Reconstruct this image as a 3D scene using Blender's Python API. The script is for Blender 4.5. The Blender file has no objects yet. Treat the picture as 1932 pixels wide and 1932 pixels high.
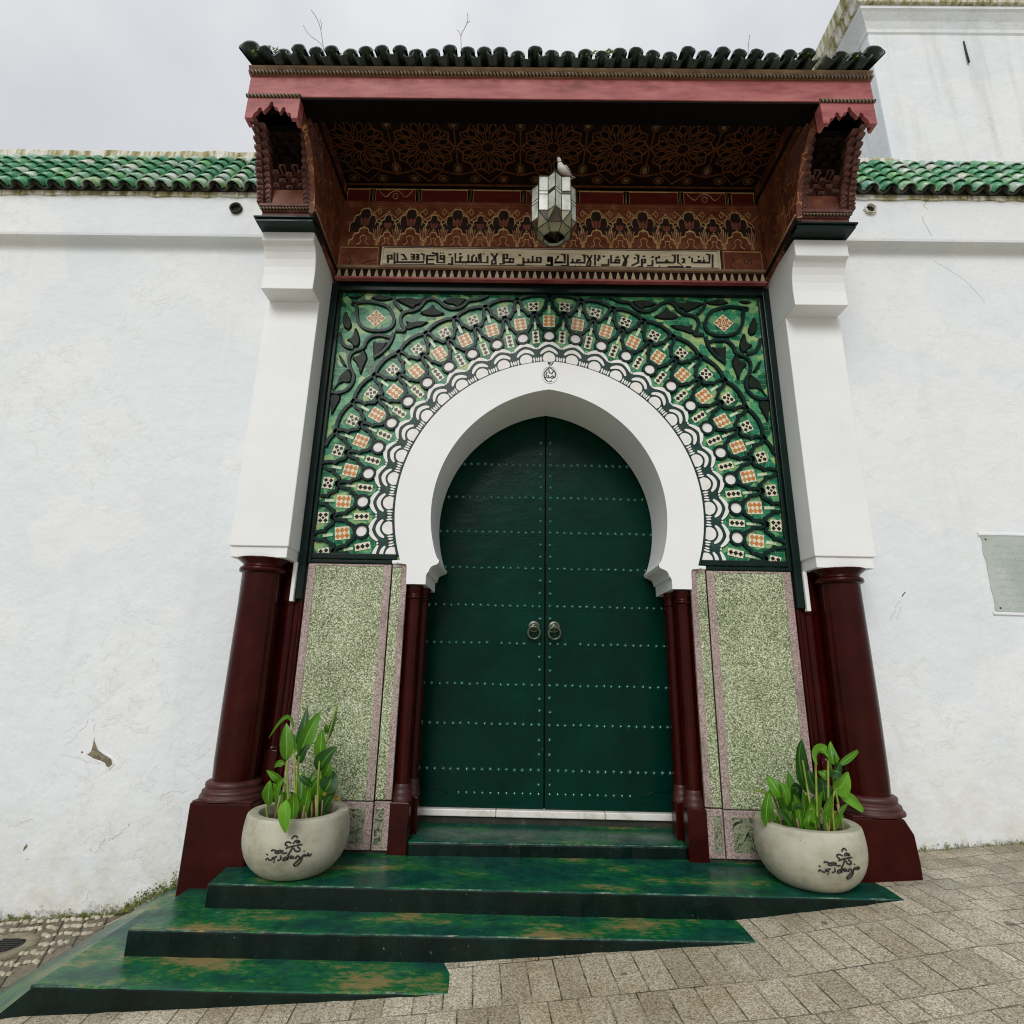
import bpy, math, random
from mathutils import Vector, Matrix
random.seed(11)
R = math.radians
S = bpy.context.scene
COL = S.collection

# ---------------------------------------------------------------- camera
def look(yaw, pitch, roll):
    cy, sy, cp, sp = math.cos(yaw), math.sin(yaw), math.cos(pitch), math.sin(pitch)
    f = Vector((sy*cp, cy*cp, sp)); r0 = Vector((cy, -sy, 0)); u0 = r0.cross(f)
    r = math.cos(roll)*r0 + math.sin(roll)*u0
    u = -math.sin(roll)*r0 + math.cos(roll)*u0
    return r, u, f
cam = bpy.data.cameras.new('camera'); cam_o = bpy.data.objects.new('camera', cam); COL.objects.link(cam_o)
r_, u_, f_ = look(-0.011709, 0.266938, 0.020505)
cam_o.matrix_world = Matrix(((r_.x, u_.x, -f_.x, -0.22111), (r_.y, u_.y, -f_.y, -3.98530), (r_.z, u_.z, -f_.z, 1.15857), (0, 0, 0, 1)))
cam.sensor_width = 36; cam.lens = 36*1061.18/1932; cam.clip_start = .05; cam.clip_end = 2000
S.camera = cam_o

# ---------------------------------------------------------------- light
SUN_EL, SUN_AZ = 36, 193      # high, in front of the gate, behind thin cloud
w = bpy.data.worlds.new('World'); S.world = w; w.use_nodes = True
nt = w.node_tree; nt.nodes.clear()
def wn(t, **k):
    n = nt.nodes.new(t)
    for a, b in k.items(): setattr(n, a, b)
    return n
sky = wn('ShaderNodeTexSky', sky_type='NISHITA', sun_disc=False)
sky.sun_elevation = R(SUN_EL); sky.sun_rotation = R(SUN_AZ); sky.dust_density = 3.0
bg1 = wn('ShaderNodeBackground'); bg1.inputs[1].default_value = .075
nt.links.new(sky.outputs[0], bg1.inputs[0])
tc = wn('ShaderNodeTexCoord'); mp = wn('ShaderNodeMapping'); mp.inputs['Scale'].default_value = (1, 1, 1.6)
nz = wn('ShaderNodeTexNoise'); nz.inputs['Scale'].default_value = 2.6; nz.inputs['Detail'].default_value = 5; nz.inputs['Roughness'].default_value = .5
rp = wn('ShaderNodeValToRGB')
rp.color_ramp.elements[0].position = .36; rp.color_ramp.elements[0].color = (.66, .69, .74, 1)
rp.color_ramp.elements[1].position = .62; rp.color_ramp.elements[1].color = (.83, .835, .85, 1)
bg2 = wn('ShaderNodeBackground')
# overcast luminance: the zenith is brighter than the horizon
sx_ = wn('ShaderNodeSeparateXYZ'); nt.links.new(tc.outputs['Generated'], sx_.inputs[0])
mr = wn('ShaderNodeMapRange'); nt.links.new(sx_.outputs[2], mr.inputs[0])
for i_, v_ in ((1, 0), (2, 1), (3, .43), (4, .84)): mr.inputs[i_].default_value = v_
nt.links.new(mr.outputs[0], bg2.inputs[1])
nt.links.new(tc.outputs['Generated'], mp.inputs[0]); nt.links.new(mp.outputs[0], nz.inputs['Vector'])
nt.links.new(nz.outputs[0], rp.inputs[0]); nt.links.new(rp.outputs[0], bg2.inputs[0])
mx = wn('ShaderNodeMixShader'); mx.inputs[0].default_value = .93      # cloud cover over the clear sky
out = wn('ShaderNodeOutputWorld')
nt.links.new(bg1.outputs[0], mx.inputs[1]); nt.links.new(bg2.outputs[0], mx.inputs[2]); nt.links.new(mx.outputs[0], out.inputs[0])
sun = bpy.data.lights.new('sun', 'SUN'); sun.energy = 1.35; sun.angle = R(28); sun.color = (1, .985, .965)
sun_o = bpy.data.objects.new('sun', sun); COL.objects.link(sun_o)
d = Vector((math.sin(R(SUN_AZ))*math.cos(R(SUN_EL)), math.cos(R(SUN_AZ))*math.cos(R(SUN_EL)), math.sin(R(SUN_EL))))
sun_o.rotation_euler = d.to_track_quat('Z', 'Y').to_euler(); sun_o.location = d*30
S.view_settings.view_transform = 'Standard'; S.view_settings.look = 'None'
S.view_settings.exposure = .42; S.view_settings.gamma = 1
S.cycles.filter_width = 1.1; S.cycles.max_bounces = 8; S.cycles.diffuse_bounces = 4

# ---------------------------------------------------------------- materials
class NT:
    def __init__(s, name):
        s.m = bpy.data.materials.new(name); s.m.use_nodes = True
        s.t = s.m.node_tree; s.b = s.t.nodes['Principled BSDF']; s.obj = None
    def n(s, typ, ins={}, **k):
        x = s.t.nodes.new(typ)
        for a, b in k.items(): setattr(x, a, b)
        for a, b in ins.items(): s.put(x.inputs[a], b)
        return x
    def put(s, sock, v):
        if hasattr(v, 'is_output') or isinstance(v, bpy.types.NodeSocket): s.t.links.new(v, sock)
        else: sock.default_value = v
    def co(s, scale=(1, 1, 1), rot=(0, 0, 0), loc=(0, 0, 0)):
        if s.obj is None: s.obj = s.n('ShaderNodeTexCoord').outputs['Object']
        return s.n('ShaderNodeMapping', {0: s.obj, 1: loc, 2: rot, 3: scale}).outputs[0]
    def noise(s, scale, detail=4, rough=.55, vec=None, dist=0):
        return s.n('ShaderNodeTexNoise', {'Vector': vec or s.co(), 'Scale': scale, 'Detail': detail, 'Roughness': rough, 'Distortion': dist}).outputs[0]
    def ramp(s, fac, stops, interp='LINEAR'):
        x = s.n('ShaderNodeValToRGB', {0: fac}); cr = x.color_ramp; cr.interpolation = interp
        while len(cr.elements) < len(stops): cr.elements.new(.5)
        for e, (p, c) in zip(cr.elements, stops):
            e.position = p; e.color = (c[0], c[1], c[2], 1) if not isinstance(c, (int, float)) else (c, c, c, 1)
        return x.outputs[0]
    def mix(s, fac, a, b, mode='MIX'):
        x = s.n('ShaderNodeMix', data_type='RGBA', blend_type=mode)
        s.put(x.inputs[0], fac)
        for k, v in ((6, a), (7, b)):
            s.put(x.inputs[k], v if not isinstance(v, tuple) else (v[0], v[1], v[2], 1))
        return x.outputs[2]
    def math(s, op, a, b=0.0):
        x = s.n('ShaderNodeMath', operation=op); s.put(x.inputs[0], a); s.put(x.inputs[1], b); return x.outputs[0]
    def bump(s, h, strength=.3, dist=.01, prev=None):
        x = s.n('ShaderNodeBump', {'Height': h, 'Strength': strength, 'Distance': dist})
        if prev is not None: s.put(x.inputs['Normal'], prev)
        return x.outputs[0]
    def fin(s, col=None, rough=.5, bump=None, spec=None, **k):
        if spec is not None: s.b.inputs['Specular IOR Level'].default_value = spec
        if col is not None: s.put(s.b.inputs['Base Color'], col if not isinstance(col, tuple) else (*col[:3], 1))
        s.put(s.b.inputs['Roughness'], rough)
        if bump is not None: s.put(s.b.inputs['Normal'], bump)
        for a, b in k.items(): s.put(s.b.inputs[a.replace('_', ' ')], b)
        return s.m
M = {}
def simple(name, c1, c2=None, scale=8, rough=.5, bs=60, bstr=.15, **k):
    x = NT(name); c2 = c2 or c1
    col = x.ramp(x.noise(scale, 5), [(.3, c1), (.7, c2)])
    M[name] = x.fin(col, rough, x.bump(x.noise(bs, 4), bstr, .004), **k); return M[name]

def zsep(x):
    o = x.co(); return x.n('ShaderNodeSeparateXYZ', {0: o}).outputs

def plaster(name, zbase, slope, streaks=False):
    """old limewash: faint cloudy tone, trowel marks, algae splashed up from the ground"""
    x = NT(name)
    big = x.noise(.9, 5, .6)
    col = x.ramp(big, [(.3, (.665, .71, .735)), (.5, (.72, .755, .775)), (.75, (.77, .785, .79))])
    rep = x.ramp(x.noise(.55, 3, .5, vec=x.co((1, 1, 1.4), loc=(7, 3, 2)), dist=.6), [(.50, 0), (.515, 1)])       # repainted areas with a faint edge
    col = x.mix(x.math('MULTIPLY', rep, .35), col, (.80, .80, .785))
    run = x.ramp(x.noise(2.2, 5, .65, vec=x.co((2.2, 2.2, .12), loc=(1, 0, 4))), [(.56, 0), (.74, 1)])
    col = x.mix(x.math('MULTIPLY', run, .14), col, (.48, .47, .42))
    fl = x.ramp(x.noise(14, 6, .7, dist=.4), [(.66, 0), (.72, 1)])
    col = x.mix(x.math('MULTIPLY', fl, .10), col, (.55, .53, .48))
    spk = x.ramp(x.noise(38, 3, .6), [(.73, 0), (.77, 1)])
    col = x.mix(x.math('MULTIPLY', spk, .32), col, (.33, .31, .27))
    o = zsep(x)
    h = x.math('SUBTRACT', x.math('SUBTRACT', o[2], zbase), x.math('MULTIPLY', o[0], slope))
    # damp yellowish tide mark up to 0.6 m
    t = x.n('ShaderNodeMapRange', {0: h, 1: .0, 2: .75, 3: 1, 4: 0}).outputs[0]
    tide = x.math('MULTIPLY', t, x.ramp(x.noise(5, 6, .7), [(.35, 0), (.65, 1)]))
    col = x.mix(x.math('MULTIPLY', tide, .75), col, (.56, .53, .43))
    g = x.n('ShaderNodeMapRange', {0: h, 1: -.05, 2: .13, 3: 1, 4: 0}).outputs[0]
    alg = x.ramp(x.math('MULTIPLY_ADD', g, .45) if False else x.math('ADD', x.math('MULTIPLY', g, .42), x.math('MULTIPLY', x.noise(22, 6, .75), .75)), [(.56, 0), (.72, 1)])
    col = x.mix(x.math('MULTIPLY', alg, x.math('MULTIPLY', g, 1.5)), col, (.13, .115, .05))
    if streaks:
        st = x.ramp(x.noise(3.2, 5, .65, vec=x.co((1.6, 1.6, .10))), [(.52, 0), (.72, 1)])
        col = x.mix(x.math('MULTIPLY', st, .38), col, (.44, .43, .38))
    b = x.bump(rep, .25, .004)
    b = x.bump(x.noise(3.2, 6, .6), .42, .05, b)
    flk = x.ramp(x.noise(6, 7, .75, dist=.8), [(.56, 0), (.585, 1)])
    b = x.bump(x.math('MULTIPLY', flk, x.ramp(x.noise(.9, 3), [(.45, 0), (.62, 1)])), .45, .004, b)
    b = x.bump(x.math('MULTIPLY', x.noise(26, 5, .7, dist=.3), x.ramp(x.noise(1.3, 3, .5, vec=x.co(loc=(5, 1, 2))), [(.35, .15), (.65, 1)])), .24, .012, b)
    b = x.bump(x.noise(170, 2), .12, .003, b)
    M[name] = x.fin(col, .82, b)
plaster('limewash', -.18, .085)
plaster('limewash_upper', -.18, .085, True)
x = NT('portal_white')
col = x.ramp(x.noise(2.5, 5), [(.3, (.735, .755, .765)), (.7, (.79, .80, .805))])
col = x.mix(x.math('MULTIPLY', x.ramp(x.noise(9, 6, .7, dist=.5), [(.68, 0), (.75, 1)]), .22), col, (.5, .46, .36))
M['portal_white'] = x.fin(col, .6, x.bump(x.noise(30, 5), .1, .006, x.bump(x.noise(4, 3), .2, .02)))
x = NT('mossy_render')
st = x.noise(4, 6, .7, vec=x.co((3.5, 3.5, .5)))
col = x.ramp(st, [(.36, (.16, .16, .05)), (.47, (.42, .38, .20)), (.55, (.66, .65, .58)), (.7, (.76, .76, .74))])
M['mossy_render'] = x.fin(col, .85, x.bump(x.noise(25, 6, .7), .4, .02))

x = NT('red_paint')       # oxblood gloss paint
col = x.ramp(x.noise(5, 6, .65), [(.3, (.018, .0011, .0007)), (.6, (.034, .0024, .0015)), (.8, (.058, .007, .005))])
scr = x.ramp(x.noise(24, 5, .7, vec=x.co((1, 1, .3))), [(.72, 0), (.78, 1)])
col = x.mix(x.math('MULTIPLY', scr, .35), col, (.2, .09, .07))
M['red_paint'] = x.fin(col, .20, spec=.17, bump= x.bump(x.noise(12, 5, .6), .12, .012, x.bump(x.noise(2.4, 3), .15, .03)))
x = NT('red_paint_worn')
col = x.ramp(x.noise(14, 6, .65), [(.3, (.026, .0035, .0025)), (.6, (.060, .010, .008)), (.8, (.20, .075, .06))])
M['red_paint_worn'] = x.fin(col, .5, x.bump(x.noise(30, 5, .6), .2, .008))
x = NT('pink_paint')
col = x.ramp(x.noise(6, 6, .7, vec=x.co((.6, 1, 2.2))), [(.28, (.15, .024, .024)), (.45, (.29, .066, .064)), (.62, (.38, .115, .108)), (.8, (.38, .165, .13))])
col = x.mix(x.math('MULTIPLY', x.ramp(x.noise(9, 4, .6, vec=x.co((2.5, 1, .25))), [(.64, 0), (.72, 1)]), .6), col, (.30, .03, .03))
col = x.mix(x.ramp(x.noise(50, 3), [(.76, 0), (.8, 1)]), col, (.6, .5, .45))
M['pink_paint'] = x.fin(col, .6, x.bump(x.noise(40, 5), .2, .005))
x = NT('tan_wood')
M['tan_wood'] = x.fin(x.ramp(x.noise(9, 6, .7, vec=x.co((.5, 2, 2))), [(.3, (.15, .08, .05)), (.55, (.30, .19, .11)), (.75, (.42, .31, .19))]), .6, x.bump(x.noise(60, 4), .2, .004))
x = NT('rope_carving')
wv = x.n('ShaderNodeTexWave', {'Vector': x.co((1, 1, 1), (0, R(35), 0)), 'Scale': 16, 'Distortion': .6, 'Detail': 1}, bands_direction='X').outputs[1]
M['rope_carving'] = x.fin(x.ramp(wv, [(.25, (.02, .012, .01)), (.6, (.30, .22, .14))]), .6, x.bump(wv, .8, .01))
x = NT('carved_wood')     # consoles, old red primer with dust on the ledges
nrm = x.n('ShaderNodeNewGeometry').outputs['Normal']
col = x.ramp(x.noise(11, 6, .7), [(.3, (.05, .016, .012)), (.55, (.15, .055, .042)), (.75, (.28, .16, .115))])
M['carved_wood'] = x.fin(col, .6, x.bump(x.noise(50, 5), .25, .006))
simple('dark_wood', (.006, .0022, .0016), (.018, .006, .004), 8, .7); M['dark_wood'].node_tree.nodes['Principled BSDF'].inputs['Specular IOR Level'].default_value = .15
x = NT('painted_side')    # red brown boards with ochre scroll work
v = x.n('ShaderNodeTexVoronoi', {'Vector': x.co((1, 1.4, .8)), 'Scale': 13}, feature='DISTANCE_TO_EDGE').outputs['Distance']
ln = x.math('MULTIPLY', x.ramp(v, [(.018, 1), (.04, 0)]), x.ramp(x.noise(9, 3), [(.45, 0), (.58, 1)]))
col = x.ramp(x.noise(6, 6, .65, vec=x.co((1, 1.6, .6))), [(.3, (.050, .011, .005)), (.55, (.15, .036, .015)), (.75, (.28, .11, .055))])
col = x.mix(x.math('MULTIPLY', ln, .85), col, (.60, .27, .085))
M['painted_side'] = x.fin(col, .6, x.bump(x.noise(40, 4), .15, .004))
x = NT('painted_red')
M['painted_red'] = x.fin(x.ramp(x.noise(12, 6, .7, vec=x.co((.5, 1, 2))), [(.3, (.10, .010, .007)), (.6, (.19, .020, .014)), (.8, (.25, .07, .04))]), .55, x.bump(x.noise(50, 4), .15, .004))
x = NT('painted_rust')
M['painted_rust'] = x.fin(x.ramp(x.noise(8, 6, .7), [(.3, (.11, .024, .010)), (.55, (.24, .068, .032)), (.75, (.40, .19, .11))]), .6, x.bump(x.noise(50, 4), .15, .004))
simple('ochre_line', (.55, .30, .11), (.85, .62, .32), 12, .55)
simple('brown_line', (.08, .020, .005), (.17, .055, .013), 12, .6)
simple('petal_black', (.0015, .0015, .0015), (.004, .003, .003), 12, .8); M['petal_black'].node_tree.nodes['Principled BSDF'].inputs['Specular IOR Level'].default_value = .1
simple('niche_dark', (.014, .007, .006), (.045, .022, .018), 10, .7)
simple('boss_ochre', (.10, .055, .022), (.22, .14, .06), 14, .7)
simple('petal_red', (.22, .05, .04), (.36, .13, .09), 12, .6)
x = NT('ivory_board')
M['ivory_board'] = x.fin(x.ramp(x.noise(7, 6, .7, vec=x.co((.5, 1, 4))), [(.3, (.58, .46, .28)), (.5, (.86, .77, .56)), (.75, (.90, .84, .68))]), .6, x.bump(x.noise(60, 4), .1, .003))
simple('dentil_cream', (.30, .22, .12), (.60, .50, .33), 9, .7)
simple('script_black', (.018, .012, .008), (.05, .035, .02), 20, .6)
x = NT('frame_green')
M['frame_green'] = x.fin(x.ramp(x.noise(7, 5), [(.3, (.001, .007, .005)), (.7, (.003, .016, .012))]), .28, spec=.22, bump=x.bump(x.noise(30, 4), .1, .006))
x = NT('rib_glaze')
M['rib_glaze'] = x.fin(x.ramp(x.noise(14, 5, .7), [(.3, (.002, .009, .008)), (.6, (.006, .023, .019)), (.8, (.022, .052, .040))]), .3, spec=.14, bump=x.bump(x.noise(45, 4), .25, .005))
x = NT('fan_glaze')
M['fan_glaze'] = x.fin(x.ramp(x.noise(16, 5, .7), [(.3, (.006, .022, .019)), (.6, (.018, .052, .044)), (.8, (.05, .095, .075))]), .35, x.bump(x.noise(45, 4), .3, .005), spec=.18)
x = NT('leaf_glaze')
M['leaf_glaze'] = x.fin(x.ramp(x.noise(14, 5, .7), [(.3, (.003, .006, .004)), (.6, (.008, .016, .009)), (.8, (.022, .03, .018))]), .4, spec=.14, bump=x.bump(x.noise(45, 4), .25, .005))
x = NT('zellige')         # hand cut green tesserae
br = x.n('ShaderNodeTexBrick', {'Vector': x.co((1, 1, 1), (R(90), 0, 0)), 'Scale': 1.0, 'Mortar Size': .0016, 'Mortar Smooth': .3, 'Brick Width': .074, 'Row Height': .043, 'Color1': (0, 0, 0, 1), 'Color2': (1, 1, 1, 1), 'Mortar': (.5, .5, .5, 1)}, offset=.37, offset_frequency=3, squash=.6, squash_frequency=2)
per = x.n('ShaderNodeTexVoronoi', {'Vector': x.co((1, 1, 1)), 'Scale': 17}, feature='F1').outputs['Color']
sp = x.n('ShaderNodeSeparateColor', {0: per}).outputs
v2 = x.math('ADD', x.math('MULTIPLY', sp[0], .5), x.math('MULTIPLY', x.noise(5, 5, .7), .6))
col = x.ramp(v2, [(.22, (.001, .045, .022)), (.40, (.004, .115, .050)), (.56, (.012, .19, .105)), (.68, (.08, .29, .13)), (.82, (.34, .45, .18))])
col = x.mix(x.math('MULTIPLY', br.outputs['Fac'], .45), col, (.34, .44, .20))
M['zellige'] = x.fin(col, .26, spec=.18, bump= x.bump(br.outputs['Fac'], -.35, .004, x.bump(x.noise(20, 4), .2, .008)))
simple('tile_cream', (.62, .56, .40), (.74, .70, .56), 25, .25)
simple('tile_orange', (.42, .15, .035), (.56, .26, .08), 25, .25)
simple('tile_black', (.006, .006, .007), (.02, .018, .018), 25, .2)
simple('tile_white', (.70, .68, .66), (.80, .79, .77), 25, .4)
simple('tile_mint', (.42, .55, .36), (.60, .68, .48), 25, .25)

for t_ in ('tile_cream', 'tile_orange', 'tile_black', 'tile_white', 'tile_mint'): M[t_].node_tree.nodes['Principled BSDF'].inputs['Specular IOR Level'].default_value = .2

x = NT('green_granite')
vv = x.n('ShaderNodeTexVoronoi', {'Vector': x.co((1, 1, 1)), 'Scale': 185, 'Randomness': 1}, feature='F1')
sc = x.n('ShaderNodeSeparateColor', {0: vv.outputs['Color']}).outputs[0]
sm = x.math('ADD', x.math('MULTIPLY', sc, .72), x.math('MULTIPLY', x.noise(3.0, 4), .35))
col = x.ramp(sm, [(.18, (.025, .042, .014)), (.32, (.10, .135, .060)), (.48, (.225, .27, .130)), (.68, (.37, .41, .235)), (.84, (.68, .70, .55))])
M['green_granite'] = x.fin(col, .38, x.bump(sc, .06, .003))
x = NT('pink_granite')
sc = x.n('ShaderNodeTexVoronoi', {'Vector': x.co(), 'Scale': 190}, feature='F1').outputs['Color']
sc = x.n('ShaderNodeSeparateColor', {0: sc}).outputs[0]
col = x.ramp(sc, [(.1, (.16, .11, .10)), (.45, (.33, .245, .22)), (.85, (.47, .38, .35))])
col = x.mix(x.math('MULTIPLY', x.ramp(x.noise(3.5, 5, .7, vec=x.co((1, 1, .5))), [(.52, 0), (.66, 1)]), .6), col, (.12, .09, .07))
M['pink_granite'] = x.fin(col, .5, x.bump(sc, .08, .003))
x = NT('veined_marble')
col = x.ramp(x.noise(11, 7, .75, dist=2.0), [(.30, (.004, .007, .004)), (.44, (.03, .05, .02)), (.52, (.34, .36, .24)), (.58, (.03, .05, .022)), (.68, (.16, .19, .10)), (.8, (.5, .5, .4))])
M['veined_marble'] = x.fin(col, .25, None)

def worn_green(name, amount):
    x = NT(name)
    o = zsep(x)
    base = x.ramp(x.noise(3.5, 6, .65), [(.3, (.0001, .0036, .0024)), (.55, (.0002, .0078, .0054)), (.8, (.0015, .020, .014))])
    base = x.mix(x.math('MULTIPLY', x.ramp(x.noise(30, 6, .7), [(.55, 0), (.75, 1)]), .12), base, (.03, .10, .07))
    mask = x.math('ADD', x.math('MULTIPLY', x.noise(1.6, 3, .5, vec=x.co((1, 2.4, 1), loc=(3.1, .4, 0))), .75), x.math('MULTIPLY', x.noise(17, 7, .75, vec=x.co((1, 2.2, 1))), .42))
    halo = x.ramp(mask, [(.57-amount, 0), (.66-amount, 1)])
    bare = x.ramp(mask, [(.655-amount, 0), (.74-amount, 1)])
    up = x.n('ShaderNodeSeparateXYZ', {0: x.n('ShaderNodeNewGeometry').outputs['Normal']}).outputs[2]
    up = x.ramp(up, [(.4, 0), (.7, 1)])
    dust_lit = x.ramp(x.noise(9, 6, .7), [(.25, (.0006, .032, .021)), (.5, (.0015, .062, .042)), (.75, (.012, .125, .085))])
    base = x.mix(x.math('MULTIPLY', up, .85), base, dust_lit)  # treads painted lighter than risers: dusty wear plus overhead light in the colour
    col = x.mix(x.math('MULTIPLY', x.math('MULTIPLY', halo, .65), up), base, (.008, .16, .026))
    col = x.mix(x.math('MULTIPLY', x.math('MULTIPLY', bare, .85), up), col, (.27, .19, .075))
    sp = x.ramp(x.noise(75, 3, .5), [(.74, 0), (.77, 1)])
    col = x.mix(x.math('MULTIPLY', sp, .7), col, (.42, .44, .40))
    rg = x.ramp(x.noise(6, 5), [(.3, .14), (.7, .38)])
    M[name] = x.fin(col, rg, x.bump(x.noise(50, 6, .7), .22, .006, x.bump(x.noise(5, 4), .25, .02)), spec=.28)
worn_green('step_paint', -.005)
worn_green('step_paint_worn', .03)
x = NT('flank_paint')
col = x.ramp(x.noise(4, 6, .7, vec=x.co((1.5, 1, 1))), [(.3, (.012, .085, .045)), (.55, (.035, .15, .085)), (.72, (.12, .23, .13)), (.8, (.28, .25, .12))])
M['flank_paint'] = x.fin(col, .55, x.bump(x.noise(50, 6, .7), .25, .006))
x = NT('edge_wear_light')
col = x.ramp(x.noise(12, 6, .75, vec=x.co((1, 1, 1))), [(.44, (.004, .035, .026)), (.56, (.05, .13, .09)), (.68, (.32, .32, .22)), (.8, (.46, .42, .28))])
M['edge_wear_light'] = x.fin(col, .6, x.bump(x.noise(60, 4), .3, .004))  # worn paint tones, with the edge highlight painted in as pale cream
x = NT('door_paint')      # leather-grained green gloss on sheet metal
col = x.ramp(x.noise(2.2, 5, .6), [(.3, (.0001, .0150, .0092)), (.7, (.0004, .0290, .0185))])
scr = x.ramp(x.noise(28, 4, .6, vec=x.co((1, 1, .35))), [(.745, 0), (.77, 1)])
col = x.mix(x.math('MULTIPLY', scr, .5), col, (.04, .14, .11))
b = x.bump(x.noise(7, 4, .55, vec=x.co((.8, 1, 1.4))), .34, .012)
b = x.bump(x.noise(90, 3, .6, vec=x.co((.6, 1, 1.6))), .16, .003, b)
M['door_paint'] = x.fin(col, .24, b, spec=.10)
simple('stud_paint', (.002, .035, .024), (.008, .075, .055), 60, .18); M['stud_paint'].node_tree.nodes['Principled BSDF'].inputs['Specular IOR Level'].default_value = 1; M['stud_paint'].node_tree.nodes['Principled BSDF'].inputs['IOR'].default_value = 1.75; M['stud_paint'].node_tree.nodes['Principled BSDF'].inputs['Specular Tint'].default_value = (.62, .95, .84, 1)
x = NT('shade_black'); M['shade_black'] = x.fin((.0022, .0010, .0008), .8, None, spec=.1)  # near-black colour that holds the shade under the beam and in the niches
simple('bronze', (.05, .075, .055), (.16, .17, .12), 40, .3, Metallic=.7)
x = NT('white_marble')
M['white_marble'] = x.fin(x.ramp(x.noise(5, 6, .7), [(.35, (.50, .46, .36)), (.5, (.72, .70, .65)), (.8, (.80, .79, .77))]), .35)

x = NT('paving')          # speckled granite setts with dark joints
gran = x.n('ShaderNodeSeparateColor', {0: x.n('ShaderNodeTexVoronoi', {'Vector': x.co(), 'Scale': 190}, feature='F1').outputs['Color']}).outputs[0]
gr2 = x.noise(75, 5, .8)
g = x.math('ADD', x.math('MULTIPLY', gran, .55), x.math('MULTIPLY', gr2, .45))
col = x.ramp(g, [(.18, (.15, .125, .08)), (.34, (.33, .295, .21)), (.52, (.47, .435, .34)), (.72, (.66, .64, .56))])
wear = x.ramp(x.noise(1.3, 5, .6), [(.35, (.70, .64, .52)), (.65, (1.12, 1.1, 1.08))])
col = x.mix(1.0, col, wear, 'MULTIPLY')
def setts(rot, bw, rh, off, loc):
    return x.n('ShaderNodeTexBrick', {'Vector': x.co((1, 1, 1), (0, 0, rot), loc), 'Scale': 1, 'Mortar Size': .0042, 'Mortar Smooth': .25, 'Brick Width': bw, 'Row Height': rh, 'Color1': (.80, .79, .77, 1), 'Color2': (1.12, 1.12, 1.12, 1), 'Mortar': (1, 1, 1, 1)}, offset=off)
b1 = setts(R(-4), .126, .33, .5, (.08, .16, 0))
b2 = setts(R(-4), .13, .135, .35, (.03, .05, 0))
oy = zsep(x)
yy = x.math('ADD', oy[1], x.math('MULTIPLY', oy[0], -.07))
sel = x.ramp(x.math('ADD', yy, 2.0), [(.60, 1), (.601, 0)])
rightsel = x.ramp(x.math('MULTIPLY', oy[0], .25), [(.535, 0), (.536, 1)])
sel = x.math('MAXIMUM', sel, rightsel)
fac = x.mix(sel, b1.outputs['Fac'], b2.outputs['Fac']); tint = x.mix(sel, b1.outputs['Color'], b2.outputs['Color'])
col = x.mix(1.0, col, tint, 'MULTIPLY')
jm = x.math('MULTIPLY', fac, x.ramp(x.noise(9, 4), [(.35, .25), (.6, .95)]))
col = x.mix(jm, col, (.045, .034, .019))
wallward = x.n('ShaderNodeMapRange', {0: x.math('SUBTRACT', oy[1], -.45), 1: -.35, 2: .25, 3: 0, 4: 1}).outputs[0]  # paving gets darker towards the wall
col = x.mix(x.math('MULTIPLY', x.math('MULTIPLY', wallward, x.ramp(x.noise(4, 5), [(.35, .1), (.6, 1)])), .55), col, (.10, .085, .05))
spot = x.ramp(x.noise(9, 2, .3), [(.765, 0), (.78, 1)])
col = x.mix(x.math('MULTIPLY', spot, .7), col, (.06, .05, .035))
b = x.bump(g, .18, .006); b = x.bump(jm, -.7, .012, b)
M['paving'] = x.fin(col, .62, b)

x = NT('concrete_pot')
col = x.ramp(x.noise(6, 6, .65), [(.3, (.26, .245, .175)), (.5, (.40, .385, .295)), (.78, (.50, .485, .40))])
col = x.mix(x.math('MULTIPLY', x.ramp(x.noise(4, 6, .7, vec=x.co((1, 1, 2.5))), [(.5, 0), (.7, 1)]), .45), col, (.22, .19, .11))
pit = x.ramp(x.noise(48, 2, .4), [(.78, 0), (.8, 1)])
col = x.mix(x.math('MULTIPLY', pit, .8), col, (.08, .07, .05))
M['concrete_pot'] = x.fin(col, .7, x.bump(x.noise(70, 4), .15, .004))
simple('soil', (.012, .008, .005), (.05, .034, .02), 40, .9, 60, .8)
def leaf_mat(name, a, b, t=.35):
    x = NT(name)
    col = x.ramp(x.noise(9, 4), [(.3, a), (.7, b)])
    tip = x.ramp(x.noise(16, 4, .7), [(.66, 0), (.74, 1)])
    col = x.mix(x.math('MULTIPLY', tip, .45), col, (.22, .17, .03))
    x.fin(col, .48, x.bump(x.noise(70, 3), .15, .003))
    tr = x.n('ShaderNodeBsdfTranslucent', {'Color': col})
    mxs = x.n('ShaderNodeMixShader', {0: t, 1: x.b.outputs[0], 2: tr.outputs[0]})
    x.t.links.new(mxs.outputs[0], x.t.nodes['Material Output'].inputs[0]); M[name] = x.m
leaf_mat('leaf_dark', (.008, .055, .006), (.022, .11, .010))
leaf_mat('leaf_mid', (.055, .19, .006), (.12, .32, .012))
leaf_mat('leaf_bright', (.11, .34, .010), (.20, .48, .035))
leaf_mat('leaf_yellow', (.32, .22, .02), (.50, .40, .06))
simple('stem_green', (.12, .20, .02), (.28, .34, .05), 12, .5)
simple('stem_brown', (.16, .09, .05), (.34, .22, .13), 14, .7)
simple('leaf_vein', (.10, .30, .03), (.20, .42, .07), 12, .5)
simple('dry_twig', (.22, .17, .12), (.34, .28, .22), 12, .8)
x = NT('moss')
M['moss'] = x.fin(x.ramp(x.noise(20, 4), [(.3, (.05, .075, .01)), (.7, (.20, .24, .03))]), .9)
x = NT('roof_glaze')      # weathered green glaze, every tile its own tone
rnd = x.n('ShaderNodeNewGeometry').outputs['Random Per Island']
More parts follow.
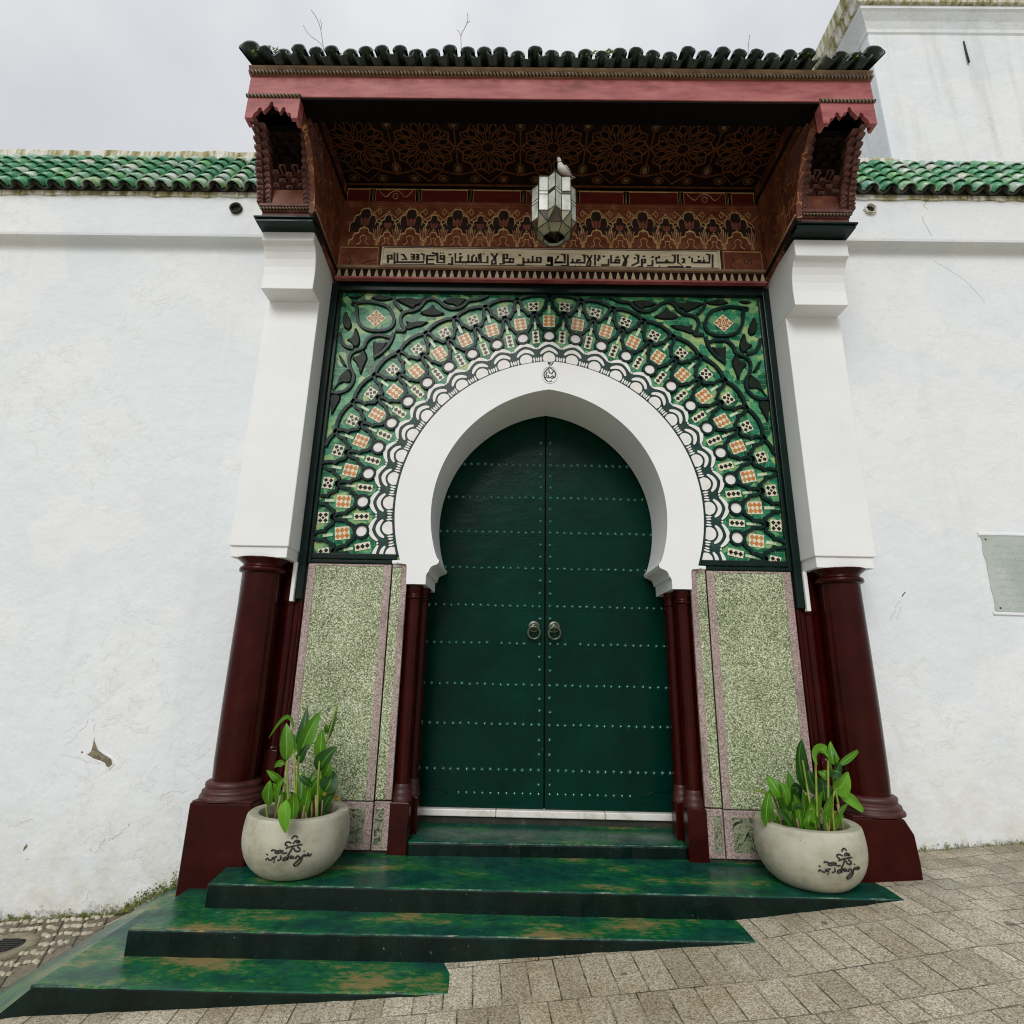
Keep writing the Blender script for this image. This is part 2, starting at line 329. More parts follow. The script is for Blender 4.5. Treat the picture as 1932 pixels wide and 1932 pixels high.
base = x.ramp(rnd, [(0, (.03, .20, .095)), (.35, (.07, .30, .14)), (.6, (.13, .38, .13)), (.8, (.10, .32, .22)), (1, (.26, .42, .14))])
worn = x.math('ADD', x.math('MULTIPLY', x.noise(10, 6, .7), .8), x.math('MULTIPLY', rnd, .16))
col = x.mix(x.ramp(worn, [(.47, 0), (.62, 1)]), base, (.68, .69, .66))
col = x.mix(x.math('MULTIPLY', x.ramp(x.noise(7, 5, .7, vec=x.co(loc=(4, 2, 1))), [(.62, 0), (.7, 1)]), .7), col, (.30, .26, .12))
M['roof_glaze'] = x.fin(col, .35, x.bump(x.noise(40, 4), .15, .005))
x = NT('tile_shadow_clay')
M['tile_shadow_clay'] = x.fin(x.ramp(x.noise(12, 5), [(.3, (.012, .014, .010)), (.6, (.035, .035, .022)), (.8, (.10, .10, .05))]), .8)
x = NT('old_roof_tile')
col = x.ramp(x.noise(13, 6, .7), [(.3, (.007, .013, .010)), (.58, (.018, .034, .026)), (.66, (.06, .09, .05)), (.74, (.30, .34, .22)), (.8, (.20, .26, .04))])
M['old_roof_tile'] = x.fin(col, .4, x.bump(x.noise(30, 5), .4, .01))
x = NT('lantern_glass')
col = x.ramp(x.noise(16, 6, .7, vec=x.co((1, 1, .5))), [(.3, (.22, .25, .19)), (.52, (.50, .53, .47)), (.75, (.76, .78, .74))])
M['lantern_glass'] = x.fin(col, .22, x.bump(x.noise(12, 3), .1, .004))
simple('lantern_smoke', (.02, .012, .008), (.07, .045, .025), 20, .15)
simple('lantern_grime', (.15, .15, .085), (.27, .25, .15), 20, .3)
simple('lantern_lead', (.012, .011, .008), (.06, .05, .03), 30, .5, Metallic=.4)
simple('lantern_bright', (.52, .52, .46), (.7, .7, .64), 30, .4)
simple('feather_white', (.72, .70, .67), (.84, .82, .80), 40, .8)
simple('feather_dark', (.012, .011, .012), (.05, .045, .045), 40, .7)
simple('bird_leg', (.42, .12, .09), (.5, .18, .14), 40, .6)
simple('iron_black', (.006, .006, .006), (.02, .02, .02), 30, .6)
simple('hole_black', (.002, .002, .002), (.006, .005, .004), 30, .9)
simple('ink_black', (.005, .005, .005), (.014, .013, .011), 30, .6)
simple('pencil', (.22, .22, .22), (.36, .36, .36), 60, .8)
simple('crack', (.30, .295, .28), (.55, .54, .52), 14, .9)
x = NT('bare_render')
M['bare_render'] = x.fin(x.ramp(x.noise(30, 6, .75), [(.3, (.07, .055, .03)), (.55, (.22, .185, .12)), (.75, (.42, .38, .3))]), .9, x.bump(x.noise(45, 5), .7, .01))
x = NT('plaque_stone')
M['plaque_stone'] = x.fin(x.ramp(x.noise(4, 6, .6), [(.3, (.33, .39, .345)), (.55, (.41, .46, .42)), (.75, (.50, .52, .50))]), .4, x.bump(x.noise(50, 3), .08, .003))
simple('plaque_letter', (.20, .245, .22), (.29, .33, .30), 30, .6)
simple('pebble_white', (.24, .21, .14), (.60, .55, .43), 22, .7)
x = NT('pavement_brown')
br = x.n('ShaderNodeTexBrick', {'Vector': x.co((1, 1, 1), (0, 0, R(62))), 'Scale': 1, 'Mortar Size': .006, 'Mortar Smooth': .3, 'Brick Width': .24, 'Row Height': .12, 'Color1': (.8, .8, .8, 1), 'Color2': (1.15, 1.15, 1.15, 1), 'Mortar': (1, 1, 1, 1)})
col = x.ramp(x.noise(45, 6, .75), [(.28, (.055, .045, .025)), (.5, (.15, .125, .08)), (.72, (.27, .24, .17))])
col = x.mix(1.0, col, br.outputs['Color'], 'MULTIPLY')
col = x.mix(br.outputs['Fac'], col, (.02, .016, .009))
M['pavement_brown'] = x.fin(col, .75, x.bump(br.outputs['Fac'], -.6, .012, x.bump(x.noise(50, 5), .4, .008)))
simple('cast_iron', (.006, .006, .005), (.022, .02, .015), 40, .6)
simple('concrete_ring', (.15, .135, .08), (.28, .25, .17), 14, .8)

# ---------------------------------------------------------------- traced measurements (metres)
VINES=[[[-1.609,3.984],[-1.563,3.963],[-1.562,3.883],[-1.535,3.797],[-1.473,3.741],[-1.372,3.728],[-1.285,3.744],[-1.246,3.801],[-1.265,3.887],[-1.302,3.952],[-1.367,3.98],[-1.458,4.001],[-1.534,3.992],[-1.597,3.984]],[[-1.235,3.737],[-1.147,3.732],[-1.188,3.788],[-1.206,3.859],[-1.172,3.91],[-1.097,3.919],[-1.048,3.949],[-1.014,4.015],[-0.965,4.041],[-0.9,4.017],[-0.846,3.959],[-0.769,3.938],[-0.695,3.969],[-0.659,4.028],[-0.583,4.029],[-0.496,4.074]],[[-1.271,4.048],[-1.254,3.989],[-1.198,3.925]],[[-1.246,3.716],[-1.259,3.645],[-1.286,3.589],[-1.331,3.532],[-1.389,3.49]],[[-1.268,3.673],[-1.344,3.693],[-1.418,3.685],[-1.464,3.635],[-1.471,3.572],[-1.555,3.543],[-1.587,3.487],[-1.572,3.404],[-1.531,3.351],[-1.529,3.27],[-1.571,3.202],[-1.641,3.174],[-1.691,3.187]],[[-1.683,3.709],[-1.664,3.639],[-1.621,3.583],[-1.557,3.57]]]
VLEAVES=[[[-1.462,4.045],[-1.375,4.068],[-1.27,4.04],[-1.319,4.018],[-1.396,4.016]],[[-1.244,4.033],[-1.144,4.05],[-1.065,4.021],[-0.992,4.067],[-1.038,3.993],[-1.1,3.97],[-1.092,3.941],[-1.151,3.969],[-1.217,4.004]],[[-1.046,3.912],[-0.972,3.95],[-0.949,3.987],[-0.927,3.943],[-0.843,3.901],[-0.918,3.878],[-1.006,3.884]],[[-0.862,4.024],[-0.775,4.055],[-0.672,4.042],[-0.709,3.998],[-0.745,3.961],[-0.772,3.989],[-0.835,3.996]],[[-1.154,3.831],[-1.115,3.81],[-1.053,3.826],[-0.977,3.823],[-1.025,3.783],[-1.075,3.775],[-1.135,3.746],[-1.174,3.767],[-1.132,3.789]],[[-1.654,4.049],[-1.527,4.059],[-1.588,4.028]],[[-1.402,3.643],[-1.363,3.615],[-1.289,3.631],[-1.322,3.574],[-1.367,3.518],[-1.381,3.469],[-1.395,3.559]],[[-1.653,3.91],[-1.622,3.853],[-1.59,3.782],[-1.611,3.739],[-1.651,3.766],[-1.671,3.838]],[[-1.564,3.768],[-1.517,3.669],[-1.517,3.599],[-1.553,3.584],[-1.575,3.626],[-1.621,3.653],[-1.567,3.668]],[[-1.483,3.572],[-1.439,3.489],[-1.458,3.434],[-1.48,3.338],[-1.507,3.433],[-1.562,3.487],[-1.49,3.516]],[[-1.677,3.527],[-1.636,3.486],[-1.591,3.404],[-1.637,3.431]],[[-1.577,3.391],[-1.546,3.323],[-1.553,3.269],[-1.628,3.281],[-1.691,3.187],[-1.651,3.268],[-1.639,3.335]],[[-1.7,3.16],[-1.628,3.168],[-1.618,3.121],[-1.643,3.068],[-1.67,2.989],[-1.686,3.081]]]
KUFIC=[[[-1.317,4.298],[-1.324,4.375],[-1.293,4.375],[-1.29,4.34],[-1.316,4.339]],[[-1.272,4.4],[-1.264,4.292]],[[-1.265,4.308],[-1.026,4.311],[-1.03,4.385],[-1.056,4.394]],[[-1.247,4.396],[-1.241,4.311]],[[-1.209,4.335],[-1.169,4.335],[-1.197,4.383],[-1.218,4.382]],[[-1.137,4.384],[-1.111,4.384],[-1.108,4.336],[-1.133,4.336]],[[-1.135,4.36],[-1.11,4.36]],[[-1.096,4.384],[-1.076,4.385],[-1.073,4.337],[-1.093,4.336]],[[-1.095,4.36],[-1.074,4.361]],[[-0.939,4.375],[-1.004,4.374],[-1.0,4.296],[-0.939,4.297]],[[-1.002,4.338],[-0.942,4.339]],[[-0.966,4.404],[-0.929,4.393],[-0.929,4.375]],[[-0.92,4.405],[-0.915,4.309],[-0.859,4.31],[-0.863,4.376],[-0.893,4.375],[-0.892,4.345],[-0.861,4.346]],[[-0.897,4.402],[-0.89,4.402]],[[-0.876,4.402],[-0.87,4.402]],[[-0.829,4.299],[-0.793,4.299],[-0.797,4.365]],[[-0.828,4.388],[-0.803,4.389]],[[-0.773,4.401],[-0.769,4.315],[-0.578,4.318],[-0.581,4.398]],[[-0.729,4.316],[-0.731,4.366],[-0.711,4.366]],[[-0.663,4.317],[-0.666,4.39]],[[-0.633,4.317],[-0.635,4.367],[-0.616,4.391]],[[-0.598,4.318],[-0.6,4.368]],[[-0.71,4.298],[-0.704,4.298]],[[-0.685,4.298],[-0.679,4.299]],[[-0.742,4.389],[-0.722,4.402]],[[-0.566,4.404],[-0.562,4.315],[-0.507,4.315],[-0.509,4.381]],[[-0.544,4.398],[-0.536,4.398]],[[-0.48,4.405],[-0.443,4.352],[-0.441,4.304],[-0.472,4.304],[-0.472,4.328],[-0.453,4.352],[-0.429,4.406]],[[-0.411,4.305],[-0.376,4.305],[-0.378,4.395],[-0.348,4.395],[-0.347,4.359],[-0.377,4.359]],[[-0.366,4.321],[-0.296,4.322],[-0.297,4.354],[-0.327,4.354],[-0.326,4.322]],[[-0.257,4.39],[-0.235,4.391]],[[-0.27,4.295],[-0.215,4.296],[-0.216,4.367]],[[-0.216,4.323],[-0.07,4.325]],[[-0.175,4.324],[-0.176,4.356]],[[-0.14,4.324],[-0.141,4.386]],[[-0.105,4.325],[-0.105,4.369],[-0.075,4.369],[-0.075,4.325]],[[-0.035,4.299],[0.016,4.299],[0.015,4.376],[-0.01,4.376],[-0.01,4.346],[0.015,4.347]],[[0.046,4.359],[0.046,4.327],[0.106,4.328]],[[-0.026,4.299],[0.015,4.3],[0.014,4.365],[-0.016,4.364],[-0.016,4.335],[0.014,4.335]],[[0.035,4.323],[0.12,4.325],[0.12,4.402],[0.09,4.402]],[[0.055,4.359],[0.07,4.389]],[[0.146,4.403],[0.145,4.296],[0.09,4.295]],[[0.165,4.325],[0.281,4.327],[0.282,4.399],[0.261,4.398]],[[0.185,4.326],[0.185,4.361]],[[0.22,4.326],[0.221,4.35],[0.251,4.35]],[[0.202,4.296],[0.208,4.296]],[[0.238,4.297],[0.244,4.297]],[[0.302,4.399],[0.331,4.34],[0.325,4.298],[0.3,4.298],[0.306,4.327],[0.342,4.399]],[[0.367,4.406],[0.365,4.299]],[[0.387,4.394],[0.402,4.394],[0.402,4.364],[0.387,4.364],[0.396,4.341]],[[0.427,4.389],[0.45,4.389]],[[0.415,4.305],[0.475,4.306],[0.477,4.366]],[[0.498,4.402],[0.496,4.33],[0.566,4.331],[0.567,4.355],[0.532,4.354],[0.531,4.331]],[[0.533,4.378],[0.563,4.385]],[[0.594,4.403],[0.622,4.344],[0.61,4.302],[0.59,4.302],[0.601,4.332],[0.639,4.404]],[[0.694,4.405],[0.719,4.405],[0.717,4.333],[0.66,4.303]],[[0.683,4.38],[0.698,4.369]],[[0.754,4.393],[0.774,4.394]],[[0.752,4.334],[0.772,4.334],[0.773,4.364],[0.748,4.364],[0.745,4.298],[0.71,4.292]],[[0.786,4.305],[0.83,4.306],[0.833,4.359]],[[0.824,4.383],[0.845,4.395]],[[1.012,4.338],[0.862,4.336],[0.864,4.383],[0.889,4.383],[0.89,4.401]],[[0.932,4.337],[0.948,4.361],[0.962,4.337]],[[1.012,4.338],[1.016,4.409],[0.991,4.409]],[[1.042,4.416],[1.037,4.338],[1.08,4.297],[0.95,4.296]],[[0.882,4.3],[0.888,4.301]],[[1.067,4.339],[1.087,4.339],[1.089,4.375],[1.069,4.374]],[[1.152,4.34],[1.155,4.387]],[[1.125,4.387],[1.141,4.393]],[[1.14,4.298],[1.1,4.298]],[[1.162,4.34],[1.292,4.342],[1.298,4.419],[1.268,4.419]],[[1.202,4.341],[1.203,4.358],[1.228,4.359]],[[1.201,4.394],[1.216,4.4]],[[1.247,4.341],[1.249,4.371]],[[1.243,4.389],[1.25,4.389]],[[1.323,4.42],[1.314,4.295]]]
SIDEKUF=[[[-1.648,4.376],[-1.624,4.335],[-1.631,4.299],[-1.648,4.316]],[[-1.534,4.294],[-1.487,4.325],[-1.426,4.332]],[[1.473,4.35],[1.505,4.381],[1.481,4.386]],[[1.472,4.345],[1.459,4.309],[1.508,4.298]],[[1.58,4.382],[1.582,4.34],[1.612,4.347],[1.611,4.388]],[[1.636,4.388],[1.631,4.335]]]
EMBLEM=[[[0.004,3.413],[-0.018,3.396],[-0.035,3.374],[-0.041,3.348],[-0.035,3.321],[-0.018,3.298],[0.002,3.286],[0.022,3.3]],[[0.004,3.413],[0.028,3.397],[0.046,3.375],[0.051,3.352],[0.046,3.331],[0.038,3.323]],[[-0.002,3.396],[-0.001,3.37],[0.023,3.36],[0.028,3.377],[0.038,3.382]],[[-0.018,3.377],[-0.018,3.359],[-0.025,3.353],[-0.023,3.329],[-0.031,3.323]],[[-0.014,3.342],[-0.004,3.343],[-0.004,3.332]],[[-0.018,3.327],[-0.002,3.323],[0.011,3.328],[0.021,3.337],[0.028,3.343],[0.036,3.335],[0.03,3.322],[0.017,3.319]],[[-0.01,3.463],[0.005,3.426],[0.024,3.444],[0.032,3.464]],[[-0.003,3.461],[0.006,3.446],[0.015,3.461]]]
LOGO=[[[-4.64,0.182],[-3.047,0.189],[-0.615,0.184],[1.232,0.182],[3.313,0.187],[6.224,0.183]],[[-1.346,0.177],[0.227,0.171],[2.422,0.174],[4.707,0.177],[6.982,0.171],[9.753,0.174]],[[10.491,0.159],[12.437,0.178],[14.619,0.204]],[[8.197,0.195],[11.879,0.203],[17.273,0.207],[22.459,0.209]],[[9.622,0.205],[7.226,0.214],[7.578,0.223],[10.301,0.226],[12.685,0.218]],[[12.478,0.239],[13.649,0.249],[15.728,0.254],[17.648,0.243]],[[14.374,0.216],[16.197,0.233],[19.653,0.226],[20.079,0.218],[16.442,0.221]],[[15.352,0.195],[16.11,0.184],[18.458,0.176],[21.092,0.181],[20.302,0.193],[18.03,0.198]],[[-9.681,0.137],[-8.19,0.145],[-6.88,0.142]],[[-9.137,0.164],[-7.551,0.163]],[[-6.892,0.137],[-3.673,0.137],[-2.636,0.15],[-0.294,0.152],[0.86,0.157]],[[-3.806,0.15],[-1.92,0.145],[-0.727,0.137]],[[-2.191,0.129],[-1.173,0.127]],[[1.641,0.136],[4.555,0.141],[4.963,0.154]],[[4.115,0.159],[4.58,0.159]],[[6.817,0.141],[7.823,0.15],[10.567,0.153],[9.702,0.138],[6.273,0.136]],[[10.812,0.137],[11.551,0.162]],[[14.374,0.158],[12.822,0.153],[12.933,0.145],[15.14,0.145],[14.915,0.16],[16.284,0.143]],[[17.99,0.141],[18.039,0.154],[20.512,0.154],[21.357,0.14]],[[23.78,0.157],[23.257,0.129],[20.336,0.107],[17.523,0.101],[16.515,0.113],[18.855,0.125],[23.426,0.148]],[[24.181,0.176],[24.78,0.174]],[[23.998,0.147],[25.306,0.163],[26.263,0.146],[27.753,0.155],[29.19,0.165],[28.498,0.148],[30.783,0.148],[31.631,0.158]]]
PLANT1=[[[[-1.589,-0.335,0.582],[-1.598,-0.346,0.687],[-1.625,-0.316,0.792],0.071,1],[[-1.534,-0.301,0.642],[-1.521,-0.299,0.743],[-1.526,-0.258,0.889],0.057,0],[[-1.521,-0.312,0.604],[-1.485,-0.312,0.733],[-1.434,-0.271,0.862],0.08,1],[[-1.52,-0.454,0.76],[-1.566,-0.481,0.844],[-1.66,-0.468,0.72],0.023,1],[[-1.567,-0.271,0.638],[-1.572,-0.287,0.696],[-1.558,-0.263,0.726],0.043,2],[[-1.403,-0.28,0.562],[-1.394,-0.328,0.669],[-1.395,-0.336,0.766],0.07,1],[[-1.362,-0.366,0.537],[-1.339,-0.406,0.602],[-1.267,-0.407,0.677],0.087,0],[[-1.347,-0.351,0.708],[-1.324,-0.372,0.795],[-1.308,-0.352,0.875],0.027,0],[[-1.326,-0.457,0.752],[-1.32,-0.499,0.788],[-1.321,-0.501,0.815],0.022,1],[[-1.321,-0.404,0.431],[-1.297,-0.404,0.477],[-1.296,-0.364,0.538],0.091,0],[[-1.602,-0.307,0.444],[-1.637,-0.352,0.495],[-1.694,-0.358,0.529],0.043,1],[[-1.682,-0.301,0.326],[-1.669,-0.347,0.405],[-1.667,-0.354,0.475],0.067,1],[[-1.617,-0.337,0.362],[-1.604,-0.384,0.44],[-1.563,-0.391,0.503],0.033,1],[[-1.433,-0.69,0.443],[-1.424,-0.693,0.366],[-1.431,-0.655,0.275],0.073,2],[[-1.39,-0.418,0.462],[-1.425,-0.46,0.499],[-1.459,-0.462,0.521],0.036,0],[[-1.435,-0.264,0.42],[-1.425,-0.266,0.448],[-1.418,-0.229,0.47],0.033,1],[[-1.397,-0.402,0.436],[-1.435,-0.399,0.401],[-1.483,-0.357,0.354],0.019,2],[[-1.352,-0.352,0.405],[-1.294,-0.366,0.405],[-1.235,-0.341,0.367],0.028,3],[[-1.565,-0.419,0.572],[-1.596,-0.418,0.579],[-1.642,-0.376,0.549],0.033,1],[[-1.558,-0.322,0.621],[-1.569,-0.319,0.668],[-1.605,-0.276,0.751],0.052,1],[[-1.532,-0.281,0.56],[-1.507,-0.318,0.613],[-1.472,-0.315,0.677],0.047,0],[[-1.343,-0.388,0.503],[-1.308,-0.433,0.55],[-1.298,-0.438,0.589],0.05,1]],[[[-1.547,-0.431,0.598],[-1.544,-0.431,0.544],[-1.516,-0.431,0.387]],[[-1.511,-0.447,0.662],[-1.491,-0.447,0.529],[-1.466,-0.447,0.362]],[[-1.494,-0.4,0.617],[-1.491,-0.4,0.521],[-1.481,-0.4,0.37]],[[-1.372,-0.339,0.548],[-1.367,-0.339,0.417],[-1.362,-0.339,0.296]],[[-1.28,-0.459,0.919],[-1.304,-0.459,0.784],[-1.316,-0.459,0.706]],[[-1.583,-0.324,0.487],[-1.568,-0.324,0.429],[-1.545,-0.324,0.353]],[[-1.52,-0.392,0.394],[-1.502,-0.392,0.35],[-1.483,-0.392,0.295]],[[-1.369,-0.398,0.62],[-1.369,-0.398,0.504],[-1.348,-0.398,0.317]],[[-1.607,-0.296,0.45],[-1.592,-0.296,0.404],[-1.566,-0.296,0.327]],[[-1.666,-0.364,0.34],[-1.66,-0.364,0.31],[-1.65,-0.364,0.288]]],[[[-1.482,-0.423,0.383],[-1.446,-0.423,0.284]],[[-1.394,-0.393,0.378],[-1.381,-0.393,0.271]],[[-1.439,-0.353,0.286],[-1.43,-0.353,0.388]],[[-1.322,-0.47,0.298],[-1.348,-0.47,0.425]],[[-1.307,-0.304,0.263],[-1.294,-0.304,0.346]],[[-1.566,-0.476,0.312],[-1.548,-0.476,0.422]],[[-1.518,-0.345,0.264],[-1.54,-0.345,0.339]],[[-1.337,-0.328,0.264],[-1.356,-0.328,0.362]],[[-1.411,-0.477,0.298],[-1.404,-0.477,0.37]],[[-1.313,-0.338,0.304],[-1.353,-0.338,0.368]]]]
PLANT2=[[[[1.503,-0.367,0.483],[1.461,-0.387,0.616],[1.501,-0.367,0.774],0.135,0],[[1.536,-0.438,0.669],[1.526,-0.49,0.716],[1.574,-0.503,0.749],0.113,2],[[1.655,-0.404,0.638],[1.648,-0.402,0.696],[1.673,-0.359,0.761],0.044,1],[[1.676,-0.401,0.638],[1.665,-0.41,0.679],[1.682,-0.38,0.719],0.039,1],[[1.757,-0.254,0.613],[1.834,-0.253,0.659],[1.935,-0.211,0.71],0.036,1],[[1.652,-0.371,0.6],[1.665,-0.405,0.602],[1.694,-0.399,0.587],0.088,0],[[1.668,-0.335,0.484],[1.72,-0.344,0.523],[1.782,-0.312,0.585],0.12,2],[[1.603,-0.418,0.567],[1.573,-0.428,0.589],[1.561,-0.399,0.602],0.048,1],[[1.719,-0.281,0.464],[1.788,-0.284,0.429],[1.896,-0.247,0.336],0.056,2],[[1.314,-0.433,0.461],[1.282,-0.431,0.52],[1.267,-0.389,0.569],0.071,1],[[1.348,-0.422,0.414],[1.327,-0.456,0.501],[1.307,-0.451,0.542],0.052,1],[[1.425,-0.318,0.458],[1.424,-0.318,0.523],[1.441,-0.278,0.58],0.039,1],[[1.399,-0.372,0.379],[1.413,-0.372,0.44],[1.488,-0.331,0.476],0.097,0],[[1.423,-0.331,0.497],[1.441,-0.367,0.497],[1.472,-0.363,0.479],0.049,0],[[1.253,-0.377,0.3],[1.227,-0.421,0.387],[1.26,-0.425,0.504],0.071,1],[[1.376,-0.424,0.298],[1.306,-0.47,0.365],[1.271,-0.476,0.417],0.052,0],[[1.532,-0.302,0.363],[1.527,-0.297,0.401],[1.545,-0.253,0.429],0.095,0],[[1.501,-0.408,0.289],[1.442,-0.46,0.332],[1.45,-0.472,0.382],0.053,1],[[1.75,-0.243,0.271],[1.721,-0.266,0.326],[1.699,-0.249,0.358],0.057,1],[[1.564,-0.359,0.469],[1.513,-0.4,0.547],[1.5,-0.4,0.605],0.082,0],[[1.617,-0.321,0.426],[1.616,-0.327,0.5],[1.627,-0.292,0.545],0.075,0],[[1.323,-0.349,0.302],[1.294,-0.379,0.333],[1.288,-0.368,0.376],0.043,1]],[[[1.536,-0.429,0.668],[1.526,-0.429,0.553],[1.51,-0.429,0.36]],[[1.634,-0.257,0.487],[1.615,-0.257,0.394],[1.598,-0.257,0.321]],[[1.607,-0.433,0.663],[1.589,-0.433,0.52],[1.561,-0.433,0.328]],[[1.661,-0.341,0.665],[1.674,-0.341,0.522],[1.707,-0.341,0.298]],[[1.681,-0.272,0.472],[1.677,-0.272,0.381],[1.683,-0.272,0.273]],[[1.468,-0.414,0.657],[1.475,-0.414,0.549],[1.487,-0.414,0.391]],[[1.318,-0.294,0.473],[1.342,-0.294,0.397],[1.362,-0.294,0.279]],[[1.5,-0.25,0.413],[1.509,-0.25,0.354],[1.529,-0.25,0.282]],[[1.284,-0.314,0.454],[1.245,-0.314,0.468],[1.207,-0.314,0.478]],[[1.416,-0.282,0.37],[1.427,-0.282,0.324],[1.44,-0.282,0.263]],[[1.633,-0.419,0.5],[1.607,-0.419,0.447],[1.601,-0.419,0.342]]],[[[1.521,-0.382,0.374],[1.543,-0.382,0.277]],[[1.559,-0.433,0.345],[1.552,-0.433,0.29]],[[1.482,-0.308,0.363],[1.498,-0.308,0.299]],[[1.645,-0.407,0.427],[1.646,-0.407,0.375]],[[1.415,-0.378,0.342],[1.423,-0.378,0.277]],[[1.361,-0.28,0.293],[1.354,-0.28,0.261]],[[1.669,-0.307,0.37],[1.669,-0.307,0.281]]]]
PATCH=[[[-3.116,0.623],[-3.071,0.551],[-3.026,0.525],[-2.972,0.499],[-2.952,0.464],[-2.977,0.434],[-3.004,0.445],[-3.013,0.463],[-3.055,0.48],[-3.096,0.488],[-3.15,0.514],[-3.127,0.541],[-3.124,0.595]],[[-3.189,0.535],[-3.176,0.533],[-3.177,0.522],[-3.188,0.525]],[[-3.437,-0.079],[-3.437,-0.058],[-3.424,-0.037],[-3.415,-0.053]]]
CRACKS=[[[-3.182,0.746],[-3.13,0.733],[-3.132,0.677],[-3.119,0.627]],[[-3.182,0.746],[-3.2,0.694],[-3.236,0.657],[-3.26,0.611],[-3.321,0.555]],[[-3.315,0.506],[-3.215,0.499],[-3.131,0.469],[-3.05,0.453],[-2.987,0.432]],[[-2.766,0.103],[-2.779,0.077],[-2.827,0.034],[-2.885,-0.005],[-2.915,0.003]],[[-2.915,0.003],[-2.933,-0.043],[-2.967,-0.081],[-3.011,-0.053]],[[-3.579,0.052],[-3.534,0.061],[-3.457,0.097],[-3.414,0.115]],[[-2.593,0.244],[-2.58,0.278],[-2.517,0.301],[-2.392,0.295]],[[-2.945,-0.288],[-2.961,-0.344],[-2.992,-0.369]],[[-3.413,-0.136],[-3.379,-0.123]]]
CRACKSR=[[[3.317,5.198],[3.292,5.137],[3.248,5.085],[3.282,5.038]],[[3.221,4.966],[3.22,4.915],[3.247,4.832],[3.264,4.766]],[[3.331,4.603],[3.45,4.508],[3.554,4.414],[3.626,4.305],[3.685,4.196]]]
PINS=[[4.556,0.62,7.838],[4.538,0.6,7.51]]
SCRAWL=[[[2.477,1.535],[2.488,1.555],[2.504,1.578],[2.514,1.59],[2.529,1.621],[2.54,1.635],[2.552,1.649],[2.564,1.666],[2.575,1.678]],[[2.521,1.54],[2.534,1.563],[2.546,1.585],[2.562,1.617],[2.573,1.631],[2.586,1.653]],[[2.585,1.702],[2.615,1.736]]]
WEEDS=[[0,[[[-1.657,-1.0,5.312],[-1.669,-1.0,5.387],[-1.691,-1.0,5.489],[-1.715,-1.0,5.592],[-1.752,-1.0,5.679],[-1.798,-1.0,5.749]],[[-1.669,-1.0,5.387],[-1.713,-1.0,5.446],[-1.782,-1.0,5.497],[-1.822,-1.0,5.565],[-1.839,-1.0,5.6]],[[-1.706,-1.0,5.558],[-1.704,-1.0,5.61],[-1.722,-1.0,5.653]]]],[0,[[[-0.681,-1.0,5.306],[-0.684,-1.0,5.381],[-0.693,-1.0,5.5],[-0.687,-1.0,5.534],[-0.662,-1.0,5.595],[-0.646,-1.0,5.673],[-0.654,-1.0,5.725]],[[-0.693,-1.0,5.5],[-0.704,-1.0,5.542],[-0.724,-1.0,5.565]],[[-0.662,-1.0,5.595],[-0.657,-1.0,5.629],[-0.632,-1.0,5.652]]]],[0,[[[1.34,-1.0,5.327],[1.35,-1.0,5.423],[1.363,-1.0,5.494],[1.37,-1.0,5.534]]]]]

